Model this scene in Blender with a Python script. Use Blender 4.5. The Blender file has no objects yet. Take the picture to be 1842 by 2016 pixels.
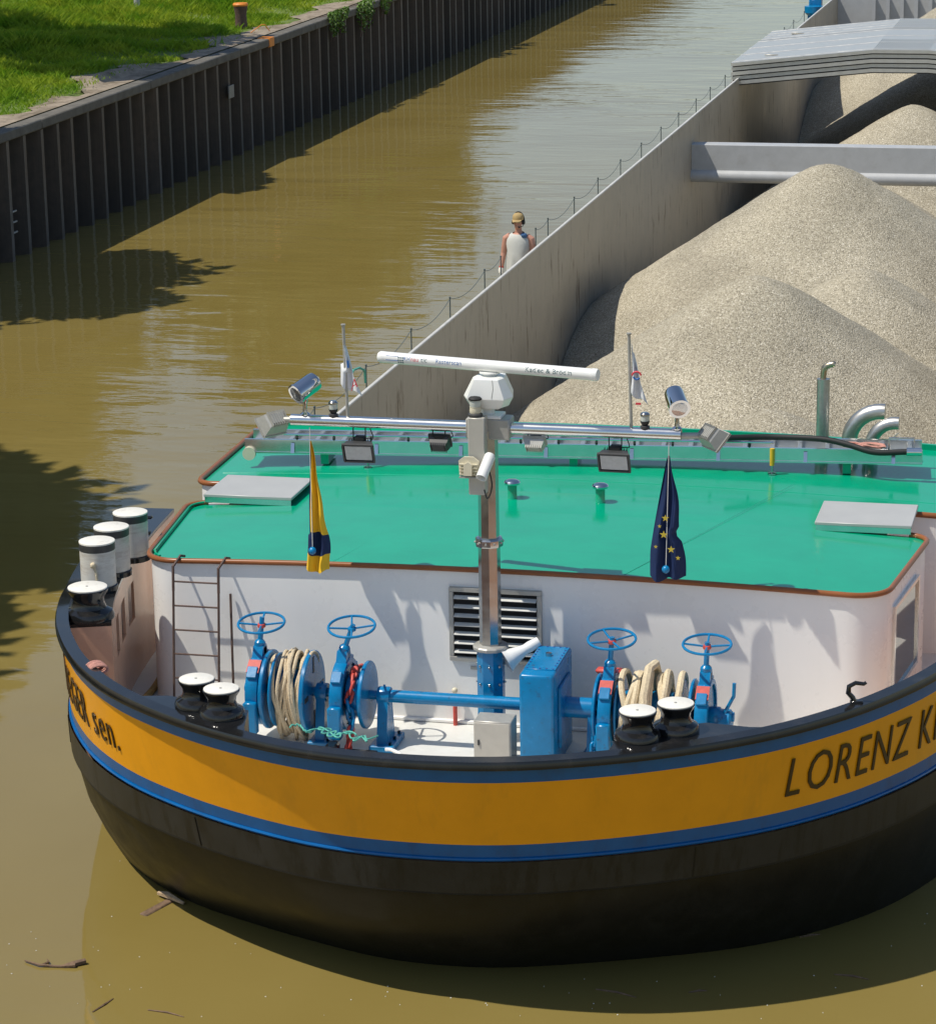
import bpy, bmesh, math, random
import numpy as np
from mathutils import Vector, Matrix
random.seed(7); rng = np.random.default_rng(7)
S = bpy.context.scene
COL = S.collection
# ------------------------------------------------------------------ camera
cam = bpy.data.cameras.new('Camera'); camo = bpy.data.objects.new('Camera', cam); COL.objects.link(camo)
cam.sensor_fit = 'HORIZONTAL'; cam.sensor_width = 36.0; cam.lens = 5600/1842*36.0
cam.clip_start = 0.5; cam.clip_end = 3000
_r = [[0.9734050541, 0.0448255933, -0.2246625621], [0.2285032660, -0.2601653754, 0.9381365758], [-0.0163968912, -0.9645230135, -0.2634890858]]
mw = Matrix.Identity(4)
for i in range(3):
    mw[i][0] = _r[i][0]; mw[i][1] = -_r[i][1]; mw[i][2] = -_r[i][2]
mw.translation = Vector((5.66675, -25.74405, 10.4)); camo.matrix_world = mw
S.camera = camo
# ------------------------------------------------------------------ sky, sun, exposure
SUN = Vector((-0.5, -0.25, 1.0)).normalized()          # towards the sun
el = math.asin(SUN.z); az = math.atan2(SUN.x, SUN.y)
W = bpy.data.worlds.new('World'); S.world = W; W.use_nodes = True
wn = W.node_tree.nodes; bg = wn['Background']
sky = wn.new('ShaderNodeTexSky'); sky.sky_type = 'NISHITA'; sky.sun_disc = False
sky.sun_elevation = el; sky.sun_rotation = az; sky.air_density = 1.0; sky.dust_density = 0.6; sky.ozone_density = 1.0
W.node_tree.links.new(sky.outputs[0], bg.inputs[0]); bg.inputs[1].default_value = 0.122
sl = bpy.data.lights.new('Sun', 'SUN'); sl.energy = 4.3; sl.angle = math.radians(0.5); sl.color = (1.0, 0.94, 0.84)
so = bpy.data.objects.new('Sun', sl); COL.objects.link(so); so.rotation_euler = SUN.to_track_quat('Z', 'Y').to_euler()
S.view_settings.view_transform = 'Standard'; S.view_settings.look = 'None'; S.view_settings.exposure = 0.0; S.view_settings.gamma = 1.0
S.view_settings.use_curve_mapping = False

# ------------------------------------------------------------------ materials
MATS = {}
def M(name, col, rough=0.5, metal=0.0, var=0.12, scale=5.0, bump=0.0, bscale=60.0, coat=0.0, spec=0.5, rvar=0.1,
      dirt=None, dirt_amt=0.0, dirt_scale=(3, 3, 3), dirt_edge=(0.55, 0.75)):
    if name in MATS: return MATS[name]
    m = bpy.data.materials.new(name); m.use_nodes = True; nt = m.node_tree; n = nt.nodes; lk = nt.links
    p = n['Principled BSDF']; tc = n.new('ShaderNodeTexCoord')
    nz = n.new('ShaderNodeTexNoise'); nz.inputs['Scale'].default_value = scale; nz.inputs['Detail'].default_value = 6; nz.inputs['Roughness'].default_value = 0.65
    lk.new(tc.outputs['Object'], nz.inputs['Vector'])
    mx = n.new('ShaderNodeMix'); mx.data_type = 'RGBA'
    c = Vector(col); mx.inputs[6].default_value = (*(c*(1-var)), 1); mx.inputs[7].default_value = (*[min(1, v) for v in c*(1+var)], 1)
    cr = n.new('ShaderNodeValToRGB'); cr.color_ramp.elements[0].position = 0.3; cr.color_ramp.elements[1].position = 0.7
    lk.new(nz.outputs['Fac'], cr.inputs[0]); lk.new(cr.outputs[0], mx.inputs[0])
    out = mx.outputs[2]
    if dirt is not None:
        mp = n.new('ShaderNodeMapping'); mp.inputs['Scale'].default_value = dirt_scale
        lk.new(tc.outputs['Object'], mp.inputs['Vector'])
        d = n.new('ShaderNodeTexNoise'); d.inputs['Scale'].default_value = 1.0; d.inputs['Detail'].default_value = 8; d.inputs['Roughness'].default_value = 0.7
        lk.new(mp.outputs[0], d.inputs['Vector'])
        dr = n.new('ShaderNodeValToRGB'); dr.color_ramp.elements[0].position = dirt_edge[0]; dr.color_ramp.elements[1].position = dirt_edge[1]
        dr.color_ramp.elements[1].color = (dirt_amt,)*3 + (1,)
        lk.new(d.outputs['Fac'], dr.inputs[0])
        m2 = n.new('ShaderNodeMix'); m2.data_type = 'RGBA'; m2.inputs[7].default_value = (*dirt, 1)
        lk.new(dr.outputs[0], m2.inputs[0]); lk.new(out, m2.inputs[6]); out = m2.outputs[2]
    lk.new(out, p.inputs['Base Color'])
    mr = n.new('ShaderNodeMapRange'); mr.inputs['To Min'].default_value = max(0.02, rough-rvar*rough*2); mr.inputs['To Max'].default_value = min(1, rough+rvar*rough*2)
    lk.new(nz.outputs['Fac'], mr.inputs['Value']); lk.new(mr.outputs[0], p.inputs['Roughness'])
    p.inputs['Metallic'].default_value = metal; p.inputs['Specular IOR Level'].default_value = spec; p.inputs['Coat Weight'].default_value = coat; p.inputs['Coat Roughness'].default_value = 0.08
    if bump:
        b = n.new('ShaderNodeTexNoise'); b.inputs['Scale'].default_value = bscale; b.inputs['Detail'].default_value = 4
        lk.new(tc.outputs['Object'], b.inputs['Vector'])
        bp = n.new('ShaderNodeBump'); bp.inputs['Strength'].default_value = bump; bp.inputs['Distance'].default_value = 0.01
        lk.new(b.outputs['Fac'], bp.inputs['Height']); lk.new(bp.outputs[0], p.inputs['Normal'])
    MATS[name] = m
    return m
white = M('white_paint', (0.85, 0.84, 0.80), 0.28, var=0.01, scale=2, dirt=(0.66, 0.63, 0.57), dirt_amt=0.10, dirt_scale=(6, 6, 0.8), dirt_edge=(0.5, 0.8), bump=0.025, bscale=2)
roofg = M('green_roof_paint', (0.0, 0.335, 0.178), 0.10, spec=0.5, var=0.07, scale=1.6, rvar=0.6, bump=0.10, bscale=1.8, dirt=(0.005, 0.265, 0.16), dirt_amt=0.45, dirt_scale=(0.8, 5, 1))
rimb = M('rim_brown', (0.27, 0.095, 0.032), 0.3, var=0.1, scale=6, spec=0.3)
innerb = M('bulwark_tan', (0.62, 0.36, 0.24), 0.22, var=0.06, scale=3, dirt=(0.35, 0.17, 0.1), dirt_amt=0.4, dirt_scale=(3, 3, 3))
brown = M('brown_paint', (0.43, 0.175, 0.075), 0.25, var=0.08, scale=4, dirt=(0.2, 0.08, 0.04), dirt_amt=0.4, dirt_scale=(4, 4, 4))
blackp = M('black_gloss_paint', (0.012, 0.012, 0.012), 0.12, var=0.3, scale=3, rvar=0.4, dirt=(0.06, 0.05, 0.04), dirt_amt=0.5, dirt_scale=(3, 3, 3), dirt_edge=(0.55, 0.8))
blue = M('blue_paint', (0.0, 0.185, 0.41), 0.26, var=0.12, scale=9, bump=0.06, bscale=30, dirt=(0.03, 0.045, 0.07), dirt_amt=0.75, dirt_scale=(13, 13, 13), dirt_edge=(0.58, 0.70))
hblue = M('hull_blue_paint', (0.0, 0.10, 0.31), 0.22, var=0.10, scale=4, dirt=(0.02, 0.03, 0.06), dirt_amt=0.4, dirt_scale=(3, 3, 1.2))
yellow = M('hull_yellow_paint', (0.88, 0.365, 0.008), 0.24, var=0.05, scale=2.5, bump=0.06, bscale=1.6, dirt=(0.5, 0.24, 0.02), dirt_amt=0.35, dirt_scale=(2.5, 2.5, 0.7))
letterm = M('letter_brown_black', (0.045, 0.025, 0.01), 0.35, var=0.2)
lettery = M('letter_yellow', (0.80, 0.40, 0.01), 0.3, var=0.08)
red = M('red_paint', (0.55, 0.07, 0.05), 0.45, var=0.2, scale=20)
steel = M('stainless_steel', (0.47, 0.47, 0.455), 0.2, metal=1.0, var=0.08, scale=8, rvar=0.4)
chrome = M('chrome', (0.60, 0.60, 0.60), 0.04, metal=1.0, var=0.02)
alu = M('aluminium', (0.66, 0.66, 0.63), 0.34, metal=0.85, var=0.08, scale=4, rvar=0.3, bump=0.04, bscale=20)
alup = M('aluminium_polished', (0.72, 0.72, 0.70), 0.2, metal=1.0, var=0.05, scale=6)
galv = M('galvanised_grey', (0.42, 0.41, 0.37), 0.45, metal=0.3, var=0.1, scale=14)
greyp = M('grey_paint', (0.44, 0.45, 0.45), 0.42, var=0.06, scale=4, dirt=(0.3, 0.28, 0.25), dirt_amt=0.4, dirt_scale=(3, 3, 3))
hatchg = M('hatch_grey', (0.42, 0.42, 0.40), 0.4, var=0.05, scale=3)
coamp = M('coaming_paint', (0.37, 0.325, 0.25), 0.5, var=0.16, scale=1.5, rvar=0.2, dirt=(0.09, 0.06, 0.035), dirt_amt=0.85, dirt_scale=(14, 6.0, 1.1), dirt_edge=(0.57, 0.66))
darkgrey = M('dark_grey_metal', (0.045, 0.045, 0.045), 0.5, var=0.2, scale=10)
blackr = M('black_rubber', (0.015, 0.015, 0.014), 0.6, var=0.2, scale=10)
glass = M('lamp_glass', (0.45, 0.47, 0.48), 0.08, var=0.1, scale=20)
lens = M('clear_lens', (0.55, 0.58, 0.52), 0.1, var=0.1)
winglass = M('window_glass', (0.02, 0.022, 0.02), 0.03, var=0.1, spec=0.9)
cream = M('cream_plastic', (0.66, 0.60, 0.44), 0.4, var=0.05, scale=10)
whitep = M('white_plastic', (0.82, 0.82, 0.78), 0.3, var=0.03, scale=6)
capw = M('bollard_white', (0.80, 0.77, 0.68), 0.45, var=0.05, scale=8, dirt=(0.40, 0.34, 0.26), dirt_amt=0.55, dirt_scale=(11, 11, 11))
postw = M('worn_white_post', (0.62, 0.60, 0.54), 0.4, var=0.1, scale=8, dirt=(0.26, 0.18, 0.12), dirt_amt=0.75, dirt_scale=(1.5, 1.5, 9), dirt_edge=(0.48, 0.72))
ropeb = M('beige_rope', (0.66, 0.54, 0.36), 0.9, var=0.25, scale=60, bump=0.8, bscale=120)
ropew = M('pale_rope', (0.68, 0.57, 0.38), 0.9, var=0.2, scale=50, bump=0.6, bscale=110)
ropeg = M('teal_rope', (0.10, 0.42, 0.33), 0.85, var=0.25, scale=60, bump=0.5, bscale=120)
ropep = M('pink_rope', (0.55, 0.27, 0.21), 0.9, var=0.25, scale=50, bump=0.7, bscale=110)
wirem = M('wire_rope', (0.10, 0.13, 0.13), 0.6, var=0.2, scale=30)
rust = M('rusty_steel', (0.10, 0.06, 0.045), 0.7, var=0.35, scale=12)
deckm = M('deck_grey_white', (0.66, 0.66, 0.62), 0.5, var=0.06, scale=3, dirt=(0.4, 0.38, 0.33), dirt_amt=0.5, dirt_scale=(4, 4, 4))
flagy = M('flag_yellow', (0.80, 0.48, 0.015), 0.8, var=0.06, scale=12)
flagb = M('flag_blue', (0.002, 0.016, 0.075), 0.8, var=0.12, scale=12)
flagw = M('flag_white', (0.72, 0.73, 0.74), 0.8, var=0.06, scale=12)
textd = M('text_dark_teal', (0.03, 0.10, 0.11), 0.5, var=0.05)
textb = M('text_blue', (0.02, 0.12, 0.38), 0.5, var=0.05)
textr = M('text_red', (0.65, 0.05, 0.07), 0.5, var=0.05)
yelp = M('yellow_paint', (0.70, 0.42, 0.02), 0.45, var=0.1, scale=10)
orangep = M('orange_paint', (0.75, 0.25, 0.03), 0.5, var=0.15, scale=10)

# ------------------------------------------------------------------ mesh helpers
class MB:
    def __init__(s): s.bm = bmesh.new()
    def box(s, c, d, rot=None, bev=0.0, seg=1):
        r = bmesh.ops.create_cube(s.bm, size=1.0); v = r['verts']
        mt = Matrix.Translation(Vector(c)) @ (rot.to_4x4() if rot is not None else Matrix.Identity(4)) @ Matrix.Diagonal((*d, 1))
        bmesh.ops.transform(s.bm, matrix=mt, verts=v)
        if bev:
            e = list({e for q in v for e in q.link_edges})
            bmesh.ops.bevel(s.bm, geom=e, offset=bev, segments=seg, affect='EDGES', profile=0.5)
        return s
    def rings(s, rings, closed_u=True, cap0=True, cap1=True, loop=False):
        rv = [[s.bm.verts.new(p) for p in r] for r in rings]; n = len(rv[0]); k = len(rv)
        for i in range(k if loop else k-1):
            a = rv[i]; b = rv[(i+1) % k]
            for j in range(n if closed_u else n-1):
                q = (a[j], a[(j+1) % n], b[(j+1) % n], b[j])
                if len(set(q)) == 4: s.bm.faces.new(q)
        if not loop and closed_u:
            if cap0: s.bm.faces.new(rv[0][::-1])
            if cap1: s.bm.faces.new(rv[-1])
        return s
    def lathe(s, prof, o=(0, 0, 0), ax=(0, 0, 1), n=24, a0=0.0):
        o = Vector(o); q = Vector((0, 0, 1)).rotation_difference(Vector(ax).normalized())
        rr = []
        for r, z in prof:
            rr.append([o + q @ Vector((max(r, 1e-4)*math.cos(a0+2*math.pi*j/n), max(r, 1e-4)*math.sin(a0+2*math.pi*j/n), z)) for j in range(n)])
        return s.rings(rr)
    def cyl(s, p0, p1, r0, r1=None, n=14):
        p0 = Vector(p0); p1 = Vector(p1); d = p1-p0
        return s.lathe([(r0, 0), (r0 if r1 is None else r1, d.length)], p0, d, n)
    def tube(s, pts, r, n=8, closed=False):
        P = [Vector(p) for p in pts]; k = len(P); rr = []
        rad = r if hasattr(r, '__len__') else [r]*k
        def tan(i):
            a = P[(i-1) % k] if closed or i > 0 else P[0]; b = P[(i+1) % k] if closed or i < k-1 else P[-1]
            return (b-a).normalized()
        t0 = tan(0); up = Vector((0, 0, 1)) if abs(t0.z) < 0.9 else Vector((1, 0, 0))
        nrm = (up - t0*up.dot(t0)).normalized()
        for i in range(k):
            t = tan(i); nrm = (nrm - t*nrm.dot(t)).normalized(); b = t.cross(nrm)
            rr.append([P[i] + (nrm*math.cos(2*math.pi*j/n) + b*math.sin(2*math.pi*j/n))*rad[i] for j in range(n)])
        return s.rings(rr, loop=closed)
    def sphere(s, c, r, n=12, m=8, rot=None):
        r = r if hasattr(r, '__len__') else (r, r, r); c = Vector(c); rr = []
        for i in range(1, m):
            th = math.pi*i/m
            rr.append([c + (rot @ Vector((r[0]*math.sin(th)*math.cos(2*math.pi*j/n), r[1]*math.sin(th)*math.sin(2*math.pi*j/n), -r[2]*math.cos(th))) if rot is not None else
                       Vector((r[0]*math.sin(th)*math.cos(2*math.pi*j/n), r[1]*math.sin(th)*math.sin(2*math.pi*j/n), -r[2]*math.cos(th)))) for j in range(n)])
        return s.rings(rr)
    def prism(s, poly, vec):
        a = [Vector(p) for p in poly]; v = Vector(vec)
        return s.rings([a, [p+v for p in a]])
    def quad(s, *pts):
        s.bm.faces.new([s.bm.verts.new(p) for p in pts]); return s
    def build(s, name, mat, parent=None, smooth=True, ang=38, loc=None):
        me = bpy.data.meshes.new(name)
        bmesh.ops.recalc_face_normals(s.bm, faces=s.bm.faces)
        s.bm.to_mesh(me); s.bm.free()
        return link(name, me, mat, parent, smooth, ang, loc)
def link(name, me, mat, parent=None, smooth=True, ang=38, loc=None):
    if mat is not None and len(me.materials) == 0: me.materials.append(mat)
    if smooth and len(me.polygons):
        me.polygons.foreach_set('use_smooth', [True]*len(me.polygons)); me.set_sharp_from_angle(angle=math.radians(ang))
    o = bpy.data.objects.new(name, me); COL.objects.link(o)
    if parent is not None: o.parent = parent
    if loc is not None: o.location = loc
    return o
def thing(name, label, cat, loc=(0, 0, 0), group=None, rz=0.0):
    o = bpy.data.objects.new(name, None); COL.objects.link(o); o.empty_display_size = 0.2
    o.location = loc; o.rotation_euler = (0, 0, rz); o['label'] = label; o['category'] = cat
    if group: o['group'] = group
    return o
def tag(o, label, cat, group=None):
    o['label'] = label; o['category'] = cat
    if group: o['group'] = group
    return o
def rename_copy(o, parent, matrix=None, loc=None):
    c = o.copy(); COL.objects.link(c); c.parent = parent
    if loc is not None: c.location = loc
    if matrix is not None: c.matrix_local = matrix
    return c
def copy_thing(root, loc, label, group=None, rz=None):
    r = root.copy(); COL.objects.link(r); r.location = loc; r['label'] = label
    if group: r['group'] = group
    if rz is not None: r.rotation_euler = (0, 0, rz)
    for ch in list(root.children):
        c = ch.copy(); COL.objects.link(c); c.parent = r
        for g in ch.children:
            d = g.copy(); COL.objects.link(d); d.parent = c
    return r
def pyd(name, verts, faces, mat, parent=None, smooth=False, ang=38):
    me = bpy.data.meshes.new(name); me.from_pydata(verts, [], faces); me.update()
    return link(name, me, mat, parent, smooth, ang)
_tc = {}
def text_mesh(ch, bold=False):
    """flat letter outline as a mesh with cap height 1"""
    if ch in _tc: return _tc[ch]
    c = bpy.data.curves.new('glyph', 'FONT'); c.body = ch; c.size = 1.0; c.resolution_u = 3; c.offset = -0.008
    if bold: c.offset = 0.012
    o = bpy.data.objects.new('glyph', c); COL.objects.link(o); bpy.context.view_layer.update()
    me = bpy.data.meshes.new_from_object(o.evaluated_get(bpy.context.evaluated_depsgraph_get()))
    v = np.array([list(q.co) for q in me.vertices]).reshape(-1, 3); f = [list(p.vertices) for p in me.polygons]
    bpy.data.objects.remove(o); bpy.data.curves.remove(c); bpy.data.meshes.remove(me)
    _tc[ch] = (v, f); return v, f
CAPH = None
def glyphs(txt, h, track=0.06, space=0.45):
    """list of (char, verts(u,v), faces, u0) laid out at cap height h, and total width"""
    global CAPH
    if CAPH is None: CAPH = text_mesh('E')[0][:, 1].max()
    k = h/CAPH; u = 0.0; out = []
    for ch in txt:
        if ch == ' ': u += space*h; continue
        v, f = text_mesh(ch); x0 = v[:, 0].min()
        vv = (v[:, :2]-[x0, 0])*k
        out.append((ch, vv, f, u)); u += vv[:, 0].max()+track*h*2
    return out, u
def solid_letter(name, mat, parent, vv, f, mapf, t):
    """letter as a thin solid plate: mapf(u, v, offset) -> world"""
    n = len(vv); V = [mapf(a, b, t) for a, b in vv] + [mapf(a, b, 0.0) for a, b in vv]
    F = [list(q) for q in f]; ed = {}
    for q in f:
        for i in range(len(q)):
            e = (q[i], q[(i+1) % len(q)])
            if (e[1], e[0]) in ed: ed.pop((e[1], e[0]))
            else: ed[e] = 1
    for a, b in ed: F.append([b, a, a+n, b+n])
    return pyd(name, V, F, mat, parent)
# ================================================================== SETTING
def struct(o, kind='structure'): o['kind'] = kind; return o
# ---- water
wm = bpy.data.materials.new('canal_water'); wm.use_nodes = True; nt = wm.node_tree; n = nt.nodes; lk = nt.links
p = n['Principled BSDF']; tc = n.new('ShaderNodeTexCoord')
p.inputs['Roughness'].default_value = 0.035; p.inputs['IOR'].default_value = 1.38; p.inputs['Specular IOR Level'].default_value = 0.5
def noise(vec_scale, scale, detail=3, rough=0.5, dist=0.0, rotz=0.0):
    mp = n.new('ShaderNodeMapping'); mp.inputs['Scale'].default_value = vec_scale; mp.inputs['Rotation'].default_value = (0, 0, rotz)
    lk.new(tc.outputs['Object'], mp.inputs['Vector'])
    t = n.new('ShaderNodeTexNoise'); t.inputs['Scale'].default_value = scale; t.inputs['Detail'].default_value = detail; t.inputs['Roughness'].default_value = rough; t.inputs['Distortion'].default_value = dist
    lk.new(mp.outputs[0], t.inputs['Vector']); return t.outputs['Fac']
def math_(op, a, b=None):
    m = n.new('ShaderNodeMath'); m.operation = op
    for i, q in enumerate((a, b)):
        if q is None: continue
        if isinstance(q, (int, float)): m.inputs[i].default_value = q
        else: lk.new(q, m.inputs[i])
    return m.outputs[0]
wr = n.new('ShaderNodeValToRGB'); wr.color_ramp.elements[0].position = 0.35; wr.color_ramp.elements[1].position = 0.7
wr.color_ramp.elements[0].color = (0.205, 0.152, 0.040, 1); wr.color_ramp.elements[1].color = (0.235, 0.180, 0.054, 1)
lk.new(noise((1, 0.6, 1), 0.25, 4), wr.inputs[0]); lk.new(wr.outputs[0], p.inputs['Base Color'])
big = noise((0.55, 1.3, 1), 0.62, 2, 0.4, 0.5, 0.2)        # ripples
mid = noise((0.5, 1.5, 1), 2.0, 2, 0.5, 0.4, -0.1)
fine = noise((0.8, 1.3, 1), 8.0, 2, 0.5)
mask = noise((1, 1, 1), 0.07, 2, 0.5)
mk = n.new('ShaderNodeMapRange'); mk.inputs['From Min'].default_value = 0.38; mk.inputs['From Max'].default_value = 0.62; mk.inputs['To Min'].default_value = 0.3; mk.inputs['To Max'].default_value = 1.0
lk.new(mask, mk.inputs['Value'])
sx = n.new('ShaderNodeSeparateXYZ'); lk.new(tc.outputs['Object'], sx.inputs[0])
cal = n.new('ShaderNodeMapRange'); cal.interpolation_type = 'SMOOTHSTEP'; cal.inputs['From Min'].default_value = 2.0; cal.inputs['From Max'].default_value = 14.0; cal.inputs['To Min'].default_value = 0.16; cal.inputs['To Max'].default_value = 1.0
lk.new(sx.outputs['Y'], cal.inputs['Value'])                   # calm sheltered water ahead of the bow
h = math_('ADD', math_('MULTIPLY', big, 1.0), math_('ADD', math_('MULTIPLY', mid, 0.32), math_('MULTIPLY', fine, 0.05)))
h = math_('MULTIPLY', math_('MULTIPLY', h, mk.outputs[0]), cal.outputs[0])
bp = n.new('ShaderNodeBump'); bp.inputs['Strength'].default_value = 1.0; bp.inputs['Distance'].default_value = 0.036
lk.new(h, bp.inputs['Height']); lk.new(bp.outputs[0], p.inputs['Normal'])
XW = -17.0                                                      # face line of the quay wall
WATER_MAT = wm   # the sheet itself is laid round the hull further down

# ---- left bank: ground, bare strip, grass
ZB = 2.72
gm = M('bank_soil', (0.12, 0.17, 0.035), 0.95, var=0.35, scale=2.5, bump=0.6, bscale=25)
def bank_z(x, y): return ZB + 0.10*np.sin(x*0.35+y*0.21) + 0.06*np.sin(y*0.5-x*0.8) + 0.035*np.maximum(0, -x-19.5)
xs = np.concatenate([[-17.28, -17.9, -18.6, -19.4], np.linspace(-20.5, -60, 40), [-120, -600]]); ys = np.concatenate([[-120, -30], np.linspace(0, 130, 66), [250, 900]])
V = [(x, y, float(bank_z(x, y)) if x < -18.0 else ZB-0.02) for y in ys for x in xs]; nx = len(xs)
F = [(j*nx+i, j*nx+i+1, (j+1)*nx+i+1, (j+1)*nx+i) for j in range(len(ys)-1) for i in range(nx-1)]
struct(pyd('ground', V, F, gm, smooth=True, ang=80))
pm = M('bare_path', (0.30, 0.245, 0.18), 0.95, var=0.3, scale=4, bump=0.8, bscale=18, dirt=(0.13, 0.10, 0.06), dirt_amt=0.8, dirt_scale=(2.5, 1.6, 1), dirt_edge=(0.45, 0.62))
V = []; F = []; yy = np.linspace(-20, 110, 261)
for i, y in enumerate(yy):
    w = 0.75 + 0.35*math.sin(y*0.7)+0.25*math.sin(y*1.9+1)+0.15*math.sin(y*4.3)
    if y > 50: w *= max(0.35, 1-(y-50)/25)
    for k in range(6):
        x = -17.36 - w*k/5
        V.append((x, y, max(ZB+0.012, float(bank_z(x, y)) + 0.012 if x < -18.0 else ZB+0.012) + 0.02*random.random()*(0 < k < 5)))
    if i:
        for k in range(5): a = (i-1)*6+k; F.append((a, a+1, a+7, a+6))
struct(pyd('path', V, F, pm, smooth=True, ang=80))
# grass blades as one mass
gr = bpy.data.materials.new('grass_blades'); gr.use_nodes = True; nt = gr.node_tree; n = nt.nodes; lk = nt.links
p = n['Principled BSDF']; tc = n.new('ShaderNodeTexCoord'); p.inputs['Roughness'].default_value = 0.55; p.inputs['Specular IOR Level'].default_value = 0.25
t1 = n.new('ShaderNodeTexNoise'); t1.inputs['Scale'].default_value = 0.9; t1.inputs['Detail'].default_value = 5; lk.new(tc.outputs['Object'], t1.inputs['Vector'])
cr = n.new('ShaderNodeValToRGB'); e = cr.color_ramp.elements; e[0].position = 0.32; e[0].color = (0.15, 0.31, 0.014, 1); e[1].position = 0.68; e[1].color = (0.40, 0.47, 0.035, 1)
lk.new(t1.outputs['Fac'], cr.inputs[0]); lk.new(cr.outputs[0], p.inputs['Base Color'])
tr = n.new('ShaderNodeBsdfTranslucent'); lk.new(cr.outputs[0], tr.inputs['Color']); ms = n.new('ShaderNodeMixShader'); ms.inputs[0].default_value = 0.5
lk.new(p.outputs[0], ms.inputs[1]); lk.new(tr.outputs[0], ms.inputs[2]); lk.new(ms.outputs[0], n['Material Output'].inputs['Surface'])
NB = 380000
gx = -17.7 - rng.random(NB)*16.5; gy = 26 + rng.random(NB)*40
keep = (gx < -18.15 - 0.45*np.sin(gy*0.7) - 0.3*np.sin(gy*1.9+1) - 0.2*rng.random(NB)) | (rng.random(NB) < 0.10)
keep |= (gy > 52) & (gx < -17.75)
cl = 0.5+0.5*np.sin(gx*1.7+1.3*np.sin(gy*0.9))*np.sin(gy*1.3+gx*0.4)
keep &= rng.random(NB) < (0.45+0.55*cl)
gx = gx[keep]; gy = gy[keep]; cl = cl[keep]; k = len(gx)
tuft = np.clip(np.sin(gx*0.9+2.1*np.sin(gy*0.37))*np.sin(gy*0.71+gx*0.3)*1.6, 0, 1)
hh = 0.72*(0.10+0.20*cl+0.22*tuft)*(0.45+1.0*rng.random(k)**1.5); hh[gx > -18.6] *= 0.6
an = rng.random(k)*2*np.pi; wd = 0.007+0.010*rng.random(k); le = (0.35+0.8*rng.random(k))*hh; la = rng.random(k)*2*np.pi
gz = bank_z(gx, gy)-0.02; ca = np.cos(an); sa = np.sin(an)
V = np.empty((k, 4, 3)); 
V[:, 0] = np.stack([gx-ca*wd, gy-sa*wd, gz], 1); V[:, 1] = np.stack([gx+ca*wd, gy+sa*wd, gz], 1)
V[:, 2] = np.stack([gx+ca*wd*.6+le*.4*np.cos(la), gy+sa*wd*.6+le*.4*np.sin(la), gz+hh*.6], 1); V[:, 3] = np.stack([gx+le*np.cos(la), gy+le*np.sin(la), gz+hh], 1)
me = bpy.data.meshes.new('grass'); me.vertices.add(4*k); me.vertices.foreach_set('co', V.ravel())
idx = np.arange(k)*4; tri = np.stack([idx, idx+1, idx+2, idx, idx+2, idx+3], 1).ravel()
me.loops.add(6*k); me.loops.foreach_set('vertex_index', tri.astype(np.int32)); me.polygons.add(2*k); me.polygons.foreach_set('loop_start', np.arange(0, 6*k, 3, dtype=np.int32)); me.update(calc_edges=True)
go = link('grass', me, gr, smooth=False); go['kind'] = 'stuff'; go['label'] = 'lush green grass covering the canal bank'

# ---- sheet pile quay wall
pilem = M('sheet_pile_steel', (0.046, 0.034, 0.024), 0.62, var=0.35, scale=3, dirt=(0.09, 0.06, 0.04), dirt_amt=0.6, dirt_scale=(5, 5, 0.6), dirt_edge=(0.5, 0.7), bump=0.3, bscale=15)
edgem = M('sheet_pile_flange', (0.10, 0.09, 0.077), 0.6, var=0.4, scale=4, dirt=(0.08, 0.05, 0.035), dirt_amt=0.8, dirt_scale=(6, 6, 0.8), dirt_edge=(0.45, 0.65), bump=0.3, bscale=15)
capm = M('concrete_cap', (0.13, 0.12, 0.10), 0.85, var=0.3, scale=3, bump=0.5, bscale=20, dirt=(0.07, 0.07, 0.05), dirt_amt=0.7, dirt_scale=(2, 1.2, 2))
for m_ in (pilem, edgem):      # every pile has weathered a little differently
    q_ = m_.node_tree; p_ = q_.nodes['Principled BSDF']; src = p_.inputs['Base Color'].links[0].from_socket
    oi = q_.nodes.new('ShaderNodeObjectInfo'); mr_ = q_.nodes.new('ShaderNodeMapRange'); mr_.inputs['To Min'].default_value = 0.55; mr_.inputs['To Max'].default_value = 1.5
    mm = q_.nodes.new('ShaderNodeMix'); mm.data_type = 'RGBA'; mm.blend_type = 'MULTIPLY'; mm.inputs[0].default_value = 1.0
    q_.links.new(oi.outputs['Random'], mr_.inputs['Value']); q_.links.new(src, mm.inputs[6]); q_.links.new(mr_.outputs[0], mm.inputs[7]); q_.links.new(mm.outputs[2], p_.inputs['Base Color'])
wall = thing('sheet_pile_wall', 'dark corrugated steel sheet pile quay wall below the grassy bank', 'quay wall', (XW, 50, 0))
PIT = 0.92; z1 = 2.51
prof = [(-0.30, 0.0), (-0.30, 0.30), (-0.06, 0.42), (0.0, 0.46), (0.0, 0.60), (-0.06, 0.64), (-0.30, 0.76), (-0.30, PIT-0.004)]
def pile_mesh():
    b = MB(); b.rings([[(x, y, -1.5) for x, y in prof], [(x, y, z1) for x, y in prof]], closed_u=False)
    me = bpy.data.meshes.new('sheet_pile'); b.bm.to_mesh(me); b.bm.free(); me.materials.append(pilem); me.materials.append(edgem)
    for q in me.polygons:
        if abs(q.normal.x) > 0.95 and q.center.x > -0.1: q.material_index = 1
    return me
pmesh = pile_mesh()
for i in range(112):
    o = bpy.data.objects.new('sheet_pile', pmesh); COL.objects.link(o); o.parent = wall; o.location = (random.uniform(-0.03, 0.02), 10+i*PIT-50, random.uniform(-0.01, 0.01))
for i in range(16):
    b = MB(); y0 = 10+i*6.9-50; b.box((-0.13, y0+3.45, 2.625), (0.36, 6.885, 0.21), bev=0.025)
    b.build('cap_beam', capm, wall)
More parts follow.
